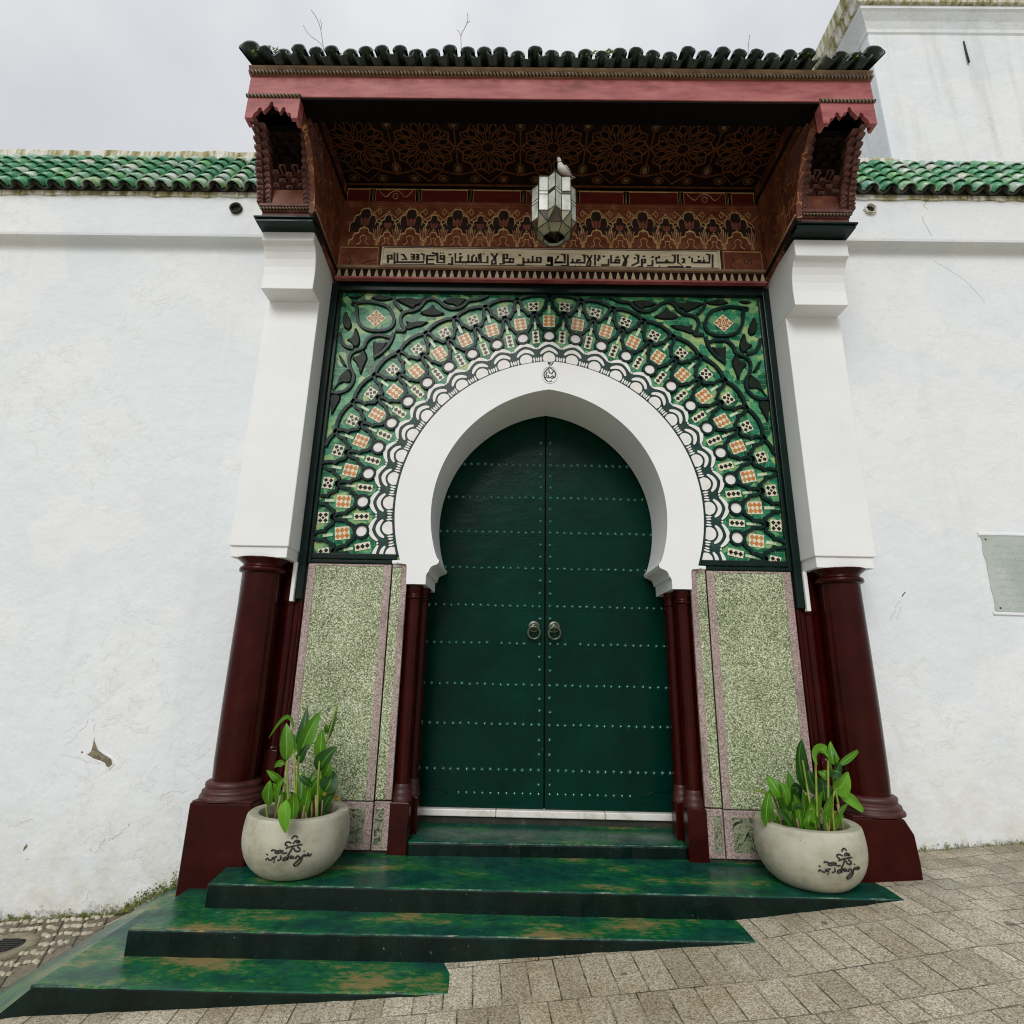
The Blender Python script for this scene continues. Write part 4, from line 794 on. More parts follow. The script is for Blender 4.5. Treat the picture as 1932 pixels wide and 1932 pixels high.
m.add([(x, -.04, z) for x, z in full_in]+[(x, .436, z) for x, z in full_in], [(i, i+1, len(full_in)+i+1, len(full_in)+i) for i in range(len(full_in)-1)], 0, True)
m.add([(x, -.04, z) for x, z in full_out]+[(x, .02, z) for x, z in full_out], [(i, i+1, len(full_out)+i+1, len(full_out)+i) for i in range(len(full_out)-1)], 0, False)
for sx in (-1, 1): m.add([(sx*.866, -.04, 1.70), (sx*1.003, -.04, 1.70), (sx*1.003, .436, 1.70), (sx*.866, .436, 1.70)], [(0, 1, 2, 3)])
m.add([(x, .436, z) for x, z in full_in]+[(x*1.14, .436, z+.12 if z > 2.2 else z) for x, z in full_in], [(i, i+1, len(full_in)+i+1, len(full_in)+i) for i in range(len(full_in)-1)])
arch = m.build('arch_surround', 'portal_white', gw)
try:
    arch.data.set_sharp_from_angle(angle=R(35))
except Exception: pass
m = MB()
for p in EMBLEM: m.ribbon(smooth_poly(p, 1), .009, -.0405, .003)
m.build('medallion', 'ink_black', arch)
m = MB(); k = 20
ovp = [(.004+.060*math.sin(2*math.pi*i/k), 3.352+.072*math.cos(2*math.pi*i/k)) for i in range(k)]
m.ribbon(ovp, .012, -.0405, .006, closed=True)
m.build('medallion_rim', 'portal_white', arch)

# jamb columns under the imposts
for sx in (-1, 1):
    j = MB(); a, b = sorted((sx*.925, sx*1.004)); j.box(a, b, .05, .44, -.05, 1.70); a2, b2 = sorted((sx*1.0, sx*1.14)); j.box(a2, b2, .035, .44, -.05, 1.84)
    j = j.build('jamb', 'red_paint', gw)
    for xx, yy, rad in ((.948, .035, .046), (.915, .20, .042)):
        c = MB(); c.lathe([(rad, .40), (rad*1.02, .8), (rad*.97, 1.60)], sx*xx, yy, 24); c = c.build('jamb_column', 'red_paint', j)
        m = MB(); m.lathe([(rad*.97, 1.60), (rad*1.18, 1.606), (rad*1.2, 1.615), (rad*1.15, 1.622), (rad, 1.626), (rad*1.02, 1.645), (rad*1.25, 1.66), (rad*1.25, 1.699)], sx*xx, yy, 24)
        m.build('jamb_capital', 'red_paint', j)
        m = MB(); m.lathe([(rad*1.36, .30), (rad*1.38, .315), (rad*1.32, .325), (rad*1.26, .33), (rad*1.3, .35), (rad*1.22, .362), (rad*1.1, .368), (rad*1.16, .385), (rad*1.08, .398), (rad, .405)], sx*xx, yy, 24)
        m.build('jamb_base', 'red_paint_worn', j)
        m = MB(); m.box(sx*xx-rad*1.35, sx*xx+rad*1.35, yy-rad*1.35, yy+rad*1.35, -.02, .301); m.build('jamb_plinth', 'red_paint', j, .006)

# marble sill and door leaves
for xa_, xb_ in ((-.93, -.345), (-.342, .43), (.433, .93)): MB().box(xa_, xb_, .425, .52, .122, .168).build('threshold_slab', 'white_marble', gw, .006)
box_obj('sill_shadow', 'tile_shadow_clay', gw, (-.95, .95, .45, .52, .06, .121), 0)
rows = [2.79, 2.50, 2.205, 1.91, 1.612, 1.325, 1.02, .738, .425]
def halfw(z):
    if z < 1.86: return 1.0
    dz = z-2.233; return -AC+math.sqrt(max(0, AR*AR-dz*dz))+.03
for sx in (-1, 1):
    a, b = sorted((sx*.006, sx*1.02))
    m = MB(); m.box(a, b, .47, .53, .172, 3.32)
    rr = random.Random(20+sx)
    lv_ = [3.31]+[z-.032 for z in rows]+[.21]
    for i in range(1, len(lv_), 2):       # overlapping sheets, their edges just below the stud rows
        z1_, z0_ = lv_[i-1], lv_[i]
        m.add([(a+.002, .4685, z0_), (b-.002, .4685, z0_+rr.uniform(-.004, .004)), (b-.002, .4685, z1_), (a+.002, .4685, z1_), (a+.002, .471, z0_-.0012), (b-.002, .471, z0_-.0012)], [(0, 1, 2, 3), (0, 4, 5, 1)])
    def stud(x, z, r):
        m.lathe([(r*1.25, .002), (r*1.2, -.002), (r, -.004), (r*.86, -r*.5), (r*.5, -r*.82), (.0005, -r*.95)], 0, 0, 8, 1)
        k = 6*8
        for i in range(len(m.v)-k, len(m.v)):
            px_, py_, pz_ = m.v[i]; m.v[i] = (x+px_, .47+pz_, z+py_)
    for z in rows:
        k = 0
        while True:
            x = .04+.0585*k+rr.uniform(-.004, .004)
            if x > halfw(z)+.02 or x > .99: break
            if not (abs(z-1.325) < .01 and ((sx < 0 and k in (1, 6)) or (sx > 0 and k in (3,)))): stud(sx*x, z+rr.uniform(-.003, .003), .0142*rr.uniform(.92, 1.06))
            k += 1
    for za, zb in zip(rows, rows[1:]):
        for f in (.34, .67):
            if abs(za-1.325) < .01 and f > .5 and sx < 0: f = .62
            stud(sx*.04+rr.uniform(-.003, .003), za+(zb-za)*f+rr.uniform(-.006, .006), .0142)
    for f in (2.99, 2.89): stud(sx*.04, f, .0142)
    stud(sx*.04, .33, .011)
    for k in range(12 if sx < 0 else 13):
        if k < 11: stud(sx*(.04+.058*k), .268, .009)
    leaf = m.build('door_leaf', ['door_paint', 'stud_paint'], gw, 0)
    # weld seam of the patched bottom sheet
    m = MB(); m.tube([(sx*.70, .469, .262), (sx*.74, .468, .285), (sx*.80, .468, .302), (sx*.98, .468, .308)], .004, 5); m.build('weld_seam', 'door_paint', leaf)
    kx, kz = sx*.079-.006, 1.455
    kn = MB()
    def disc(prof, mi=0):
        o = len(kn.v); kn.lathe(prof, 0, 0, 24, mi)
        for i in range(o, len(kn.v)): x_, y_, z_ = kn.v[i]; kn.v[i] = (kx+x_, .47-z_, kz+y_)
    disc([(.046, 0), (.046, .008), (.040, .012), (.034, .010), (.028, .018), (.014, .026), (.0005, .028)])
    kn.tube([(kx, .462, kz), (kx, .425, kz+.004), (kx, .415, kz-.004)], .010, 8)
    kn = kn.build('knocker', 'bronze', leaf)
    m = MB(); m.tube([(kx+.046*math.sin(2*math.pi*i/28), .420+.014*(1-math.cos(2*math.pi*i/28))*.5, kz-.048+.046*math.cos(2*math.pi*i/28)) for i in range(28)], .0095, 8, closed=True)
    m.build('ring', 'bronze', kn)
box_obj('door_back', 'hole_black', gw, (-1.1, 1.1, .54, .56, -.1, 3.5), 0)

# ---------------------------------------------------------------- tile panel round the arch
Z0 = 2.26
def phi(k): a = abs(k); return math.copysign(8.35*a+.047*a*a, k)
def PP(f, r): a = R(f); q = r-.08*abs(math.sin(a)); return (math.sin(a)*q, Z0+math.cos(a)*q)
def PU(k, u, r): return PP(phi(k+u/2), r)
def PD(k, dx, r):
    a = phi(k); q = r-.08*abs(math.sin(R(a))); return PP(a+math.degrees(dx/q), r)
BX, BZ0, BZ1 = 1.70, 1.905, 4.085
tp = MB()
n = len(full_out)
def toedge(p):
    dx, dz = p[0], p[1]-Z0; t = 1e9
    if dx > 1e-6: t = min(t, (BX+.03-dx)/dx)
    if dx < -1e-6: t = min(t, (-BX-.03-dx)/dx)
    if dz > 1e-6: t = min(t, (4.12-p[1])/dz)
    if dz < -1e-6: t = min(t, (1.85-p[1])/dz)
    return (p[0]+dx*t, p[1]+dz*t)
src = [p for p in full_out if p[1] > 1.85]
bb = [toedge(p) for p in src]
tp.add([(x*.995, -.008, z) for x, z in src]+[(x, -.008, z) for x, z in bb], [(i, i+1, len(src)+i+1, len(src)+i) for i in range(len(src)-1)])
for sx in (-1, 1):   # corners the radial fan misses
    tp.add([(sx*(BX+.03), -.0079, 4.12), (sx*.5, -.0079, 4.12), (sx*(BX+.03), -.0079, 3.0)], [(0, 1, 2)])
    tp.add([(sx*(BX+.03), -.0079, 1.85), (sx*1.05, -.0079, 1.85), (sx*(BX+.03), -.0079, 2.3)], [(0, 1, 2)])
panel = tp.build('tile_panel', 'zellige', gw)

inl = MB(); rib = MB(); fan = MB(); wht = MB(); pin = MB()
def P2(m, poly, y, t, mi=0):
    q = clip(poly, -BX, BX, BZ0, BZ1)
    if q: m.plate(q, y, t, mi)
def quad(k, u0, cx, cr, hw, hh):
    """rectangle centred in sector k (offset u0), hw across, hh along the radius"""
    kk = k+u0/2
    return lambda a, b: PD(kk, cx+a*hw, cr+b*hh)
def rect(m, f, x0, x1, y0, y1, y, t, mi): P2(m, [f(x0, y0), f(x1, y0), f(x1, y1), f(x0, y1)], y, t, mi)
def diamond(m, f, cx, cy, rx, ry, y, t, mi): P2(m, [f(cx-rx, cy), f(cx, cy-ry), f(cx+rx, cy), f(cx, cy+ry)], y, t, mi)
KMAX = 12
for k in range(-KMAX, KMAX+1):
    rj = random.Random(k*7+3); tw = rj.uniform(-.004, .004)
    f = quad(k, 0, tw, 1.590+rj.uniform(-.006, .006), .048, .053)
    rect(inl, f, -1, 1, -1, 1, -.008, .004, 0)
    for i in (-1, 1):
        for j in (-1, 0, 1): diamond(inl, f, i*.46, j*.62, .45, .34, -.012, .0015, 1)
    f = quad(k, 0, 0, 1.695, .011, .036); rect(inl, f, -1, 1, -1, 1, -.008, .004, 3)
    f = quad(k, 1, 0, 1.732, .043, .039); rect(inl, f, -1, 1, -1, 1, -.008, .004, 0)
    for i in (-1, 1):
        for j in (-1, 1): diamond(inl, f, i*.5, j*.5, .40, .42, -.012, .0015, 2)
    diamond(inl, f, 0, 0, .30, .30, -.012, .0015, 2)
    f = quad(k, 1, 0, 1.450, .027, .056); rect(inl, f, -1, 1, -1, 1, -.008, .004, 0)
    for j in (-1, 0, 1): diamond(inl, f, 0, j*.62, .70, .31, -.012, .0015, 2)
    f = quad(k, 1, 0, 1.553, .010, .034); rect(inl, f, -1, 1, -1, 1, -.008, .004, 3)
    # raised net of ogees
    o1 = [(1, 1.672), (.90, 1.645), (.81, 1.620), (.78, 1.592), (.80, 1.566), (.66, 1.556), (.54, 1.530), (.42, 1.508), (.22, 1.500), (.12, 1.506)]
    o2 = [(0, 1.818), (.11, 1.792), (.21, 1.768), (.25, 1.738), (.22, 1.714), (.36, 1.706), (.48, 1.680), (.60, 1.657), (.80, 1.652), (1, 1.672)]
    o3 = [(0, 1.806), (.20, 1.812), (.5, 1.826), (1, 1.834)]
    for pts, wd in ((o1, .029), (o2, .029), (o3, .032)):
        for s in (-1, 1):
            P = [PU(k, s*u, r) for u, r in pts]; run = []
            for q in P+[None]:
                if q and abs(q[0]) < BX and BZ0 < q[1] < BZ1: run.append(q)
                else:
                    if len(run) > 1: rib.ribbon(run, wd, -.008, .022, bev=.25)
                    run = []
    # white disc in its ring
    c = [PD(k, .050*math.cos(a*math.pi/9), 1.449+.050*math.sin(a*math.pi/9)) for a in range(18)]
    if all(abs(p[0]) < BX and BZ0 < p[1] < BZ1 for p in c):
        rib.ribbon(c, .023, -.008, .021, closed=True, bev=.25)
    c = [PD(k, .040*math.cos(a*math.pi/9), 1.449+.040*math.sin(a*math.pi/9)) for a in range(18)]
    P2(wht, c, -.008, .008)
    # nested fan
    out = [(-1, 1.322), (-.86, 1.345), (-.62, 1.374), (-.3, 1.395), (0, 1.412), (.3, 1.395), (.62, 1.374), (.86, 1.345), (1, 1.322)]
    for a, b in zip(out, out[1:]): P2(fan, [PU(k, a[0], 1.198), PU(k, a[0], a[1]), PU(k, b[0], b[1]), PU(k, b[0], 1.198)], -.006, .014)
    def arcband(ra, rb, amax, pk, cr):
        nn = 12; A = []; B = []
        for i in range(nn+1):
            a = R(-amax+2*amax*i/nn); e = pk*(1-abs(a)/R(amax))**2; th = 1-.55*abs(a/R(amax))**3
            rm = (ra+rb)/2; hw = (rb-ra)/2*th
            A.append(PD(k, (rm-hw)*math.sin(a), cr+(rm-hw)*math.cos(a)+e*.6)); B.append(PD(k, (rm+hw)*math.sin(a), cr+(rm+hw)*math.cos(a)+e))
        for i in range(nn): P2(wht, [A[i], B[i], B[i+1], A[i+1]], -.019, .004)
    arcband(.101, .128, 49, .014, 1.262); arcband(.062, .090, 60, .005, 1.250)
    c = [PD(k, -.042, 1.224)]+[PD(k, .050*math.cos(math.pi-a*math.pi/12), 1.248+.050*math.sin(math.pi*a/12)) for a in range(13)]+[PD(k, .042, 1.224)]
    P2(wht, c, -.019, .004)
    for s in (-1, 1):
        for dx, h in ((.064, .030), (.083, .024)):
            c = [PD(k, s*dx+.0068*math.cos(a*math.pi/5), 1.243+h*.75*math.sin(a*math.pi/5)) for a in range(10)]; P2(wht, c, -.019, .004)
    c = [PD(k+.5, .007*math.cos(a*math.pi/4), 1.340+.008*math.sin(a*math.pi/4)) for a in range(8)]; P2(wht, c, -.019, .004)
# corner medallions and vine scrolls
lv = MB()
for sx in (-1, 1):
    cx, cz = sx*1.402, 3.852; h = .082
    f = lambda a, b: (cx+a*h, cz+b*h*.98)
    for s_, mi, y, t in ((1.0, 0, -.008, .004), ):
        inl.plate([f(-s_, 0), f(0, -s_), f(s_, 0), f(0, s_)], y, t, mi)
    for i in range(-2, 3):
        for j in range(-2, 3):
            if abs(i)+abs(j) <= 2 and (i+j) % 2 == 0:
                q = .155; inl.plate([f(i*.30-q, j*.30-q), f(i*.30+q, j*.30-q), f(i*.30+q, j*.30+q), f(i*.30-q, j*.30+q)], -.012, .0015, 1)
    for i, j in ((0, -2.6), (0, 2.6), (-2.6, 0), (2.6, 0), (1.35, 1.35), (-1.35, 1.35), (1.35, -1.35), (-1.35, -1.35), (0, 1), (0, -1), (1, 0), (-1, 0)):
        q = .085; inl.plate([f(i*.30-q, j*.30), f(i*.30, j*.30-q), f(i*.30+q, j*.30), f(i*.30, j*.30+q)], -.012, .0018, 2)
    for p in VINES: rib.ribbon([(-sx*a if sx > 0 else a, b) for a, b in smooth_poly(p, 2)], .030, -.008, .021, bev=.25)
    for p in VLEAVES:
        q = [(-sx*a if sx > 0 else a, b) for a, b in smooth_poly(p, 1, True)]
        c0 = (sum(a for a, b in q)/len(q), sum(b for a, b in q)/len(q)); q = [(c0[0]+(a-c0[0])*1.18, c0[1]+(b-c0[1])*1.18) for a, b in q]
        q = clip(q, -BX, BX, BZ0, BZ1); ctr = (sum(a for a, b in q)/len(q), sum(b for a, b in q)/len(q))
        nn = len(q); inner = [(ctr[0]+(a-ctr[0])*.78, ctr[1]+(b-ctr[1])*.78) for a, b in q]
        lv.add([(a, -.008, b) for a, b in q]+[(a, -.024, b) for a, b in inner], [(i, (i+1) % nn, nn+(i+1) % nn, nn+i) for i in range(nn)]+[list(range(nn, 2*nn))])
inl.build('mosaic_inlay', ['tile_cream', 'tile_orange', 'tile_black', 'tile_mint'], panel)
rib.build('rib_lattice', 'rib_glaze', panel); fan.build('fan_border', 'fan_glaze', panel); wht.build('white_inlay', 'tile_white', panel); lv.build('vine_leaves', 'leaf_glaze', panel)
# dark green timber frame
fr = MB()
for sx in (-1, 1):
    a, b = sorted((sx*1.722, sx*1.776)); fr.box(a, b, -.055, .01, 1.58, 4.15)
    a, b = sorted((sx*1.694, sx*1.722)); fr.box(a, b, -.032, .01, 1.84, 4.10)
    a, b = sorted((sx*1.085, sx*1.694)); fr.box(a, b, -.036, .01, 1.872, 1.912)
    a, b = sorted((sx*1.118, sx*1.722)); fr.box(a, b, -.028, .01, 1.842, 1.866)
fr.box(-1.722, 1.722, -.055, .01, 4.085, 4.15)
fr.build('panel_frame', 'frame_green', gw, .005)
for sx in (-1, 1):
    a, b = sorted((sx*1.055, sx*1.116)); MB().box(a, b, -.034, .0, 1.842, 1.870).build('plaster_lump', 'portal_white', gw, .008)

# ---------------------------------------------------------------- canopy
cp = thing('canopy', (0, -.5, 4.3), 'carved and painted wooden canopy over the gate with a pink beam and dark tile edge', 'canopy')
MB().box(-2.085, 2.085, -1.10, -.985, 4.80, 4.985).build('beam', 'pink_paint', cp, .005)
MB().box(-1.73, 1.73, -1.093, -.93, 4.785, 4.799).build('beam_shade', 'shade_black', cp)  # black sheet added to paint in the shade below the beam
m = MB(); prof = [(-.985, 4.98), (-1.108, 4.986), (-1.115, 5.02), (-1.125, 5.03), (-1.13, 5.036), (-.95, 5.10)]
m.prism(prof, lambda y, z: (-2.095, y, z), lambda y, z: (2.095, y, z)); m.build('cornice', 'tan_wood', cp)
MB().tube([(-2.09, -1.118, 4.992), (2.09, -1.118, 4.992)], .013, 8).build('rope_moulding', 'rope_carving', cp)
m = MB(); m.box(-2.05, 2.05, -.985, .3, 5.12, 5.16); m.box(-2.05, 2.05, -1.0, -.93, 4.86, 5.12); m.build('roof_deck', 'dark_wood', cp)
# roof edge: covers with open ends, channels between, upturned corners
m = MB(); rr = random.Random(31)
def barrel(m, x, y0, z0, y1, z1, r0, r1, th, mi=0, flip=False, k=11, wob=None):
    vs = []
    for (y, z, r, e) in ((y0, z0, r0, 1), (y1, z1, r1, 0)):
        for q_ in (r, r-th):
            for i in range(k):
                a = math.pi*i/(k-1); jj = (wob.uniform(-.004, .004) if wob and e else 0)
                vs.append((x+q_*math.cos(a), y+jj, z+(q_*1.0*math.sin(a)+jj)*(-1 if flip else 1)))
    fs = []
    for q in range(k-1): fs += [(q, q+1, 2*k+q+1, 2*k+q), (k+q, 3*k+q, 3*k+q+1, k+q+1), (q, k+q, k+q+1, q+1), (2*k+q, 2*k+q+1, 3*k+q+1, 3*k+q)]
    m.add(vs, fs, mi, True)
for i in range(36):
    x = -1.95+.1115*i
    broken = i in (33,)
    dz = rr.uniform(-.003, .003)
    if not broken:
        barrel(m, x+rr.uniform(-.006, .006), -1.215+rr.uniform(-.02, .02), 5.045+dz, -.80, 5.20+dz, .048, .043, .012, 0, False, 11, rr)
        barrel(m, x, -.84, 5.195, -.35, 5.38, .050, .044, .012, 0, False, 11, rr)
    barrel(m, x+.056, -1.20+rr.uniform(-.012, .012), 5.065, -.35, 5.375, .040, .040, .010, 0, True, 9, rr)
m.build('roof_tiles', 'old_roof_tile', cp)
for sx in (-1, 1):
    m = MB()
    for j, (yy, zz) in enumerate(((-1.215, 5.045), (-1.02, 5.13), (-.8, 5.22))):
        o = len(m.v); barrel(m, 0, yy, zz, yy+.30, zz+.09, .068, .055, .014, 0, False, 11, rr)
        for i in range(o, len(m.v)):
            x_, y_, z_ = m.v[i]; m.v[i] = (sx*2.035+x_+sx*(.025 if y_ < yy+.1 else -.02), y_, z_+(.025 if y_ < yy+.1 and j == 0 else 0))
    m.build('hip_tiles', 'old_roof_tile', cp)
m = MB(); mm = random.Random(6)
for i in range(160):
    x = mm.choice((-2.0, -1.9, -1.52, -1.28, .33, .2, 1.9, 1.97, 1.6))+mm.gauss(0, .025); y = -1.2+mm.uniform(0, .05); z = 5.07+mm.uniform(0, .03)
    s = mm.uniform(.006, .016); a = mm.uniform(0, 6.3); m.add([(x+s*math.cos(a+k*2.1), y-mm.random()*.02, z+s*math.sin(a+k*2.1)) for k in range(3)], [(0, 1, 2)])
mo = m.build('moss_tufts', 'moss', cp); mo['kind'] = 'stuff'

def console(sx):
    X = lambda a: sx*a
    def bx(m, a, b, y0, y1, z0, z1, mi=0): m.box(min(X(a), X(b)), max(X(a), X(b)), y0, y1, z0, z1, mi)
    # front apron with finger shaped niches cut into its lower edge
    x0, x1 = 1.725, 2.075; W = x1-x0
    zb, H = 4.615, .185
    low = [(0, 0), (.12, 0), (.13, .2), (.16, .28), (.20, .26), (.24, .35), (.255, .52), (.285, .56), (.315, .52), (.33, .36), (.36, .30), (.385, .40), (.41, .53), (.45, .55), (.485, .60), (.50, .78), (.53, .84), (.56, .78), (.575, .62), (.61, .52), (.64, .42), (.655, .35), (.69, .38), (.705, .50), (.735, .54), (.765, .50), (.78, .36), (.81, .28), (.84, .20), (.86, 0), (1, 0)]
    # triangulated as vertical slices up to the top edge
    m = MB(); top = zb+H
    for (ua, ha), (ub, hb) in zip(low, low[1:]):
        if ub-ua < 1e-6: continue
        q = [(x0+ua*W, zb+ha*H*.9), (x0+ub*W, zb+hb*H*.9), (x0+ub*W, top), (x0+ua*W, top)]
        m.prism(q, lambda a, b: (X(a), -1.075, b), lambda a, b: (X(a), -1.102, b))
    c = m.build('console', 'pink_paint', cp)
    m = MB(); bx(m, x1-.02, x1, -1.075, -1.03, zb, top); m.build('side_board', 'pink_paint', c); m = MB(); bx(m, x0, x0+.02, -1.075, -1.03, zb, top); m.build('side_board', 'pink_paint', c)
    m = MB(); bx(m, x0+.02, x1-.02, -1.07, -.90, 4.785, 4.80); bx(m, x0+.02, 2.10, -.985, -.84, 4.785, 4.80); m.build('niche_back', 'shade_black', c)  # black plates put the shade of the niches into the colour
    MB().tube([(X(1.72), -1.106, 4.798), (X(2.085), -1.106, 4.798)], .013, 8).build('rope_moulding', 'rope_carving', c)
    # stepped honeycomb carving
    tiers = [(4.375, -.640), (4.405, -.646), (4.435, -.656), (4.47, -.668), (4.505, -.684), (4.54, -.702), (4.575, -.724), (4.61, -.75), (4.645, -.78), (4.68, -.815), (4.715, -.855), (4.75, -.90), (4.78, -.95), (4.80, -.985)]
    m = MB(); dkm = MB(); xa, xb = 1.745, 2.165; NC = 9; rc = random.Random(5 if sx > 0 else 6)
    for t, ((z, y), (z2, y2)) in enumerate(zip(tiers, tiers[1:])):
        f = t/len(tiers)
        sh = -.05*max(0, f-.45)/.55
        for q in range(NC):
            u = (q+.5)/NC*2-1; a = xa+(xb-xa)*q/NC; b = xa+(xb-xa)*(q+1)/NC
            cheek = abs(u) > .6; outer = abs(u) > .8
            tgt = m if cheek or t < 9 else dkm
            rec = 0 if outer else (.034 if cheek else .030+.055*max(0, 1-(u/.6)**2)**.6*min(1, t/4))
            if not cheek and (q+t) % 2 == 0: rec += .03
            if t < 4 and not cheek: continue
            drop = (0 if outer else .013) if cheek else (.016 if (q+t) % 2 else -.006)
            yy = y+rec-(.008 if cheek else 0); zl = z-drop; zu = zl+(z2-z)*(.66 if cheek else .95)
            hw = (b-a)/2; cx_ = (a+b)/2+sh; ar = .006 if cheek else .018
            v = [(X(cx_-hw*1.02), yy, zl), (X(cx_), yy+.006, zl+ar), (X(cx_+hw*1.02), yy, zl), (X(cx_+hw*1.02), yy-.006, zu), (X(cx_-hw*1.02), yy-.006, zu)]
            vb = [(p[0], min(-.40, yy+.25), p[2]) for p in v]
            tgt.add(v+vb, [(0, 1, 2, 3, 4), (0, 5, 6, 1), (1, 6, 7, 2), (2, 7, 8, 3), (3, 8, 9, 4), (4, 9, 5, 0)])
            if cheek:
                v = [(X(cx_-hw*.8), y+.026, z), (X(cx_+hw*.8), y+.026, z), (X(cx_+hw*.8), y+.02, z2), (X(cx_-hw*.8), y+.02, z2)]
                vb = [(p[0], p[1]+.25, p[2]) for p in v]
                m.add(v+vb, [(0, 1, 2, 3), (0, 4, 5, 1), (1, 5, 6, 2), (2, 6, 7, 3), (3, 7, 4, 0)])
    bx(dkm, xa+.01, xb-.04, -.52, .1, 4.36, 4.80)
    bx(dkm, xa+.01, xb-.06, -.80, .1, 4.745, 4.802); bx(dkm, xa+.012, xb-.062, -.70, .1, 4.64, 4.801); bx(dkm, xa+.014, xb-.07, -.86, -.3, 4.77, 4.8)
    dkm.build('honeycomb_hollow', 'dark_wood', c, .003, 1)  # inner blocks coloured darker than the cheeks, painting in the recess shade
    m.build('honeycomb_carving', 'carved_wood', c, .003, 1)
    m = MB(); bx(m, 1.79, 2.11, -.612, -.5, 4.366, 4.52); m.build('console_board', 'painted_rust', c)
    m = MB(); bx(m, 1.745, 2.145, -.648, .1, 4.345, 4.368); bx(m, 1.75, 2.135, -.620, .1, 4.322, 4.345); bx(m, 1.75, 2.135, -.605, .1, 4.284, 4.322); m.build('base_moulding', 'carved_wood', c, .004)
    MB().tube([(X(1.745), -.632, 4.338), (X(2.14), -.632, 4.338)], .009, 8).build('rope_moulding', 'rope_carving', c)
    m = MB(); bx(m, 1.742, 2.185, -.622, .1, 4.270, 4.284); bx(m, 1.752, 2.172, -.608, .1, 4.245, 4.270); m.build('base_plate', 'frame_green', c, .003)
    # inner cheek of the porch
    prof = [(-.02, 4.19), (-.02, 5.11), (-1.0, 5.11), (-1.0, 4.66), (-.95, 4.755), (-.87, 4.715), (-.80, 4.66), (-.745, 4.575), (-.69, 4.48), (-.655, 4.37), (-.645, 4.29)]
    m = MB(); m.prism(prof, lambda y, z: (X(1.735), y, z), lambda y, z: (X(1.775), y, z)); s = m.build('side_panel', 'painted_side', cp)
    MB().tube([(X(1.735), -.645, 4.292), (X(1.735), -.09, 4.215)], .014, 6).build('edge_moulding', 'dark_wood', s); MB().tube([(X(1.732), -1.0, 4.955), (X(1.732), -.09, 4.955)], .016, 6).build('edge_moulding', 'dark_wood', s)
    MB().tube([(X(1.728), -.645, 4.316), (X(1.728), -.09, 4.24)], .007, 6).build('edge_bead', 'tan_wood', s)
console(-1); console(1)

# ceiling with twelve pointed rosettes
def flipz(m, z):
    m.v = [(x, b, z+a) for x, a, b in m.v]
m = MB(); m.box(-1.74, 1.74, -.985, -.02, 5.10, 5.12); ce = m.build('ceiling', 'dark_wood', cp)
ln = MB(); pts_ = []; ocs = []
class OC:
    def plate(s, *a_):
        o_ = MB(); o_.plate(*a_); ocs.append(o_)
oc = OC()
for k in range(-3, 4):
    pt = MB(); pts_.append(pt)
    cx, cy = k*.51, -.47
    def pol(a, r): return (cx+r*math.sin(R(a)), cy+r*math.cos(R(a)))
    for i in range(12):
        a = 30*i
        pet = [pol(a, .058), pol(a+9, .085), pol(a+7, .125), pol(a, .148), pol(a-7, .125), pol(a-9, .085)]
        pt.plate(pet, 0, .003); ln.ribbon(pet, .011, 0, .009, closed=True)
        o_ = [pol(a+15, .118), pol(a+25, .165), pol(a+19, .205), pol(a+11, .205), pol(a+5, .165)]
        pt.plate(o_, 0, .003); ln.ribbon(o_, .010, 0, .008, closed=True)
        ln.ribbon([pol(a, .148), pol(a, .215)], .011, 0, .008)
    ln.ribbon([pol(a, .05) for a in range(0, 360, 30)], .014, 0, .010, closed=True)
    ln.ribbon([pol(a, .243 if (a//15) % 2 == 0 else .208) for a in range(0, 360, 15)], .012, 0, .009, closed=True)
    for sy in (-1, 1):
        c = (cx+.255, cy+sy*.20); dmd = [(c[0]-.020, c[1]), (c[0], c[1]-.036), (c[0]+.020, c[1]), (c[0], c[1]+.036)]
        if k < 3: oc.plate([(c[0]+.020*math.cos(q*.628), c[1]+.034*math.sin(q*.628)) for q in range(10)], 0, .006); ln.ribbon([(c[0]+.034*math.cos(q*.785), c[1]+.052*math.sin(q*.785)) for q in range(8)], .010, 0, .008, closed=True)
    if k < 3:
        ln.ribbon([(cx+.255, cy-.14), (cx+.255, cy+.14)], .012, 0, .008); ln.ribbon([(cx+.2, cy-.06), (cx+.255, cy), (cx+.2, cy+.06)], .010, 0, .008); ln.ribbon([(cx+.31, cy-.06), (cx+.255, cy), (cx+.31, cy+.06)], .010, 0, .008)
    for q in (-.12, .12):
        c = (cx+q, cy+.30); oc.plate([(c[0]+.022*math.cos(s*.628), c[1]+.014*math.sin(s*.628)) for s in range(10)], 0, .006)
        ln.ribbon([(c[0]+.042*math.cos(s*.785), c[1]+.030*math.sin(s*.785)) for s in range(8)], .009, 0, .008, closed=True)
    ln.ribbon([(cx-.255, cy+.26), (cx-.12, cy+.225), (cx, cy+.33), (cx+.12, cy+.225), (cx+.255, cy+.26)], .010, 0, .008)
    ln.ribbon([(cx-.255, cy-.255), (cx-.1, cy-.24), (cx, cy-.262), (cx+.1, cy-.24), (cx+.255, cy-.255)], .010, 0, .008)
ln.ribbon([(-1.72, -.735), (1.72, -.735)], .014, 0, .010); ln.ribbon([(-1.72, -.105), (1.72, -.105)], .014, 0, .010)
for mm_ in [ln]+pts_+ocs: flipz(mm_, 5.099)
ln.build('strapwork', 'brown_line', ce); [o_.build('rosette', 'petal_black', ce) for o_ in pts_]; [o_.build('boss', 'boss_ochre', ce) for o_ in ocs]

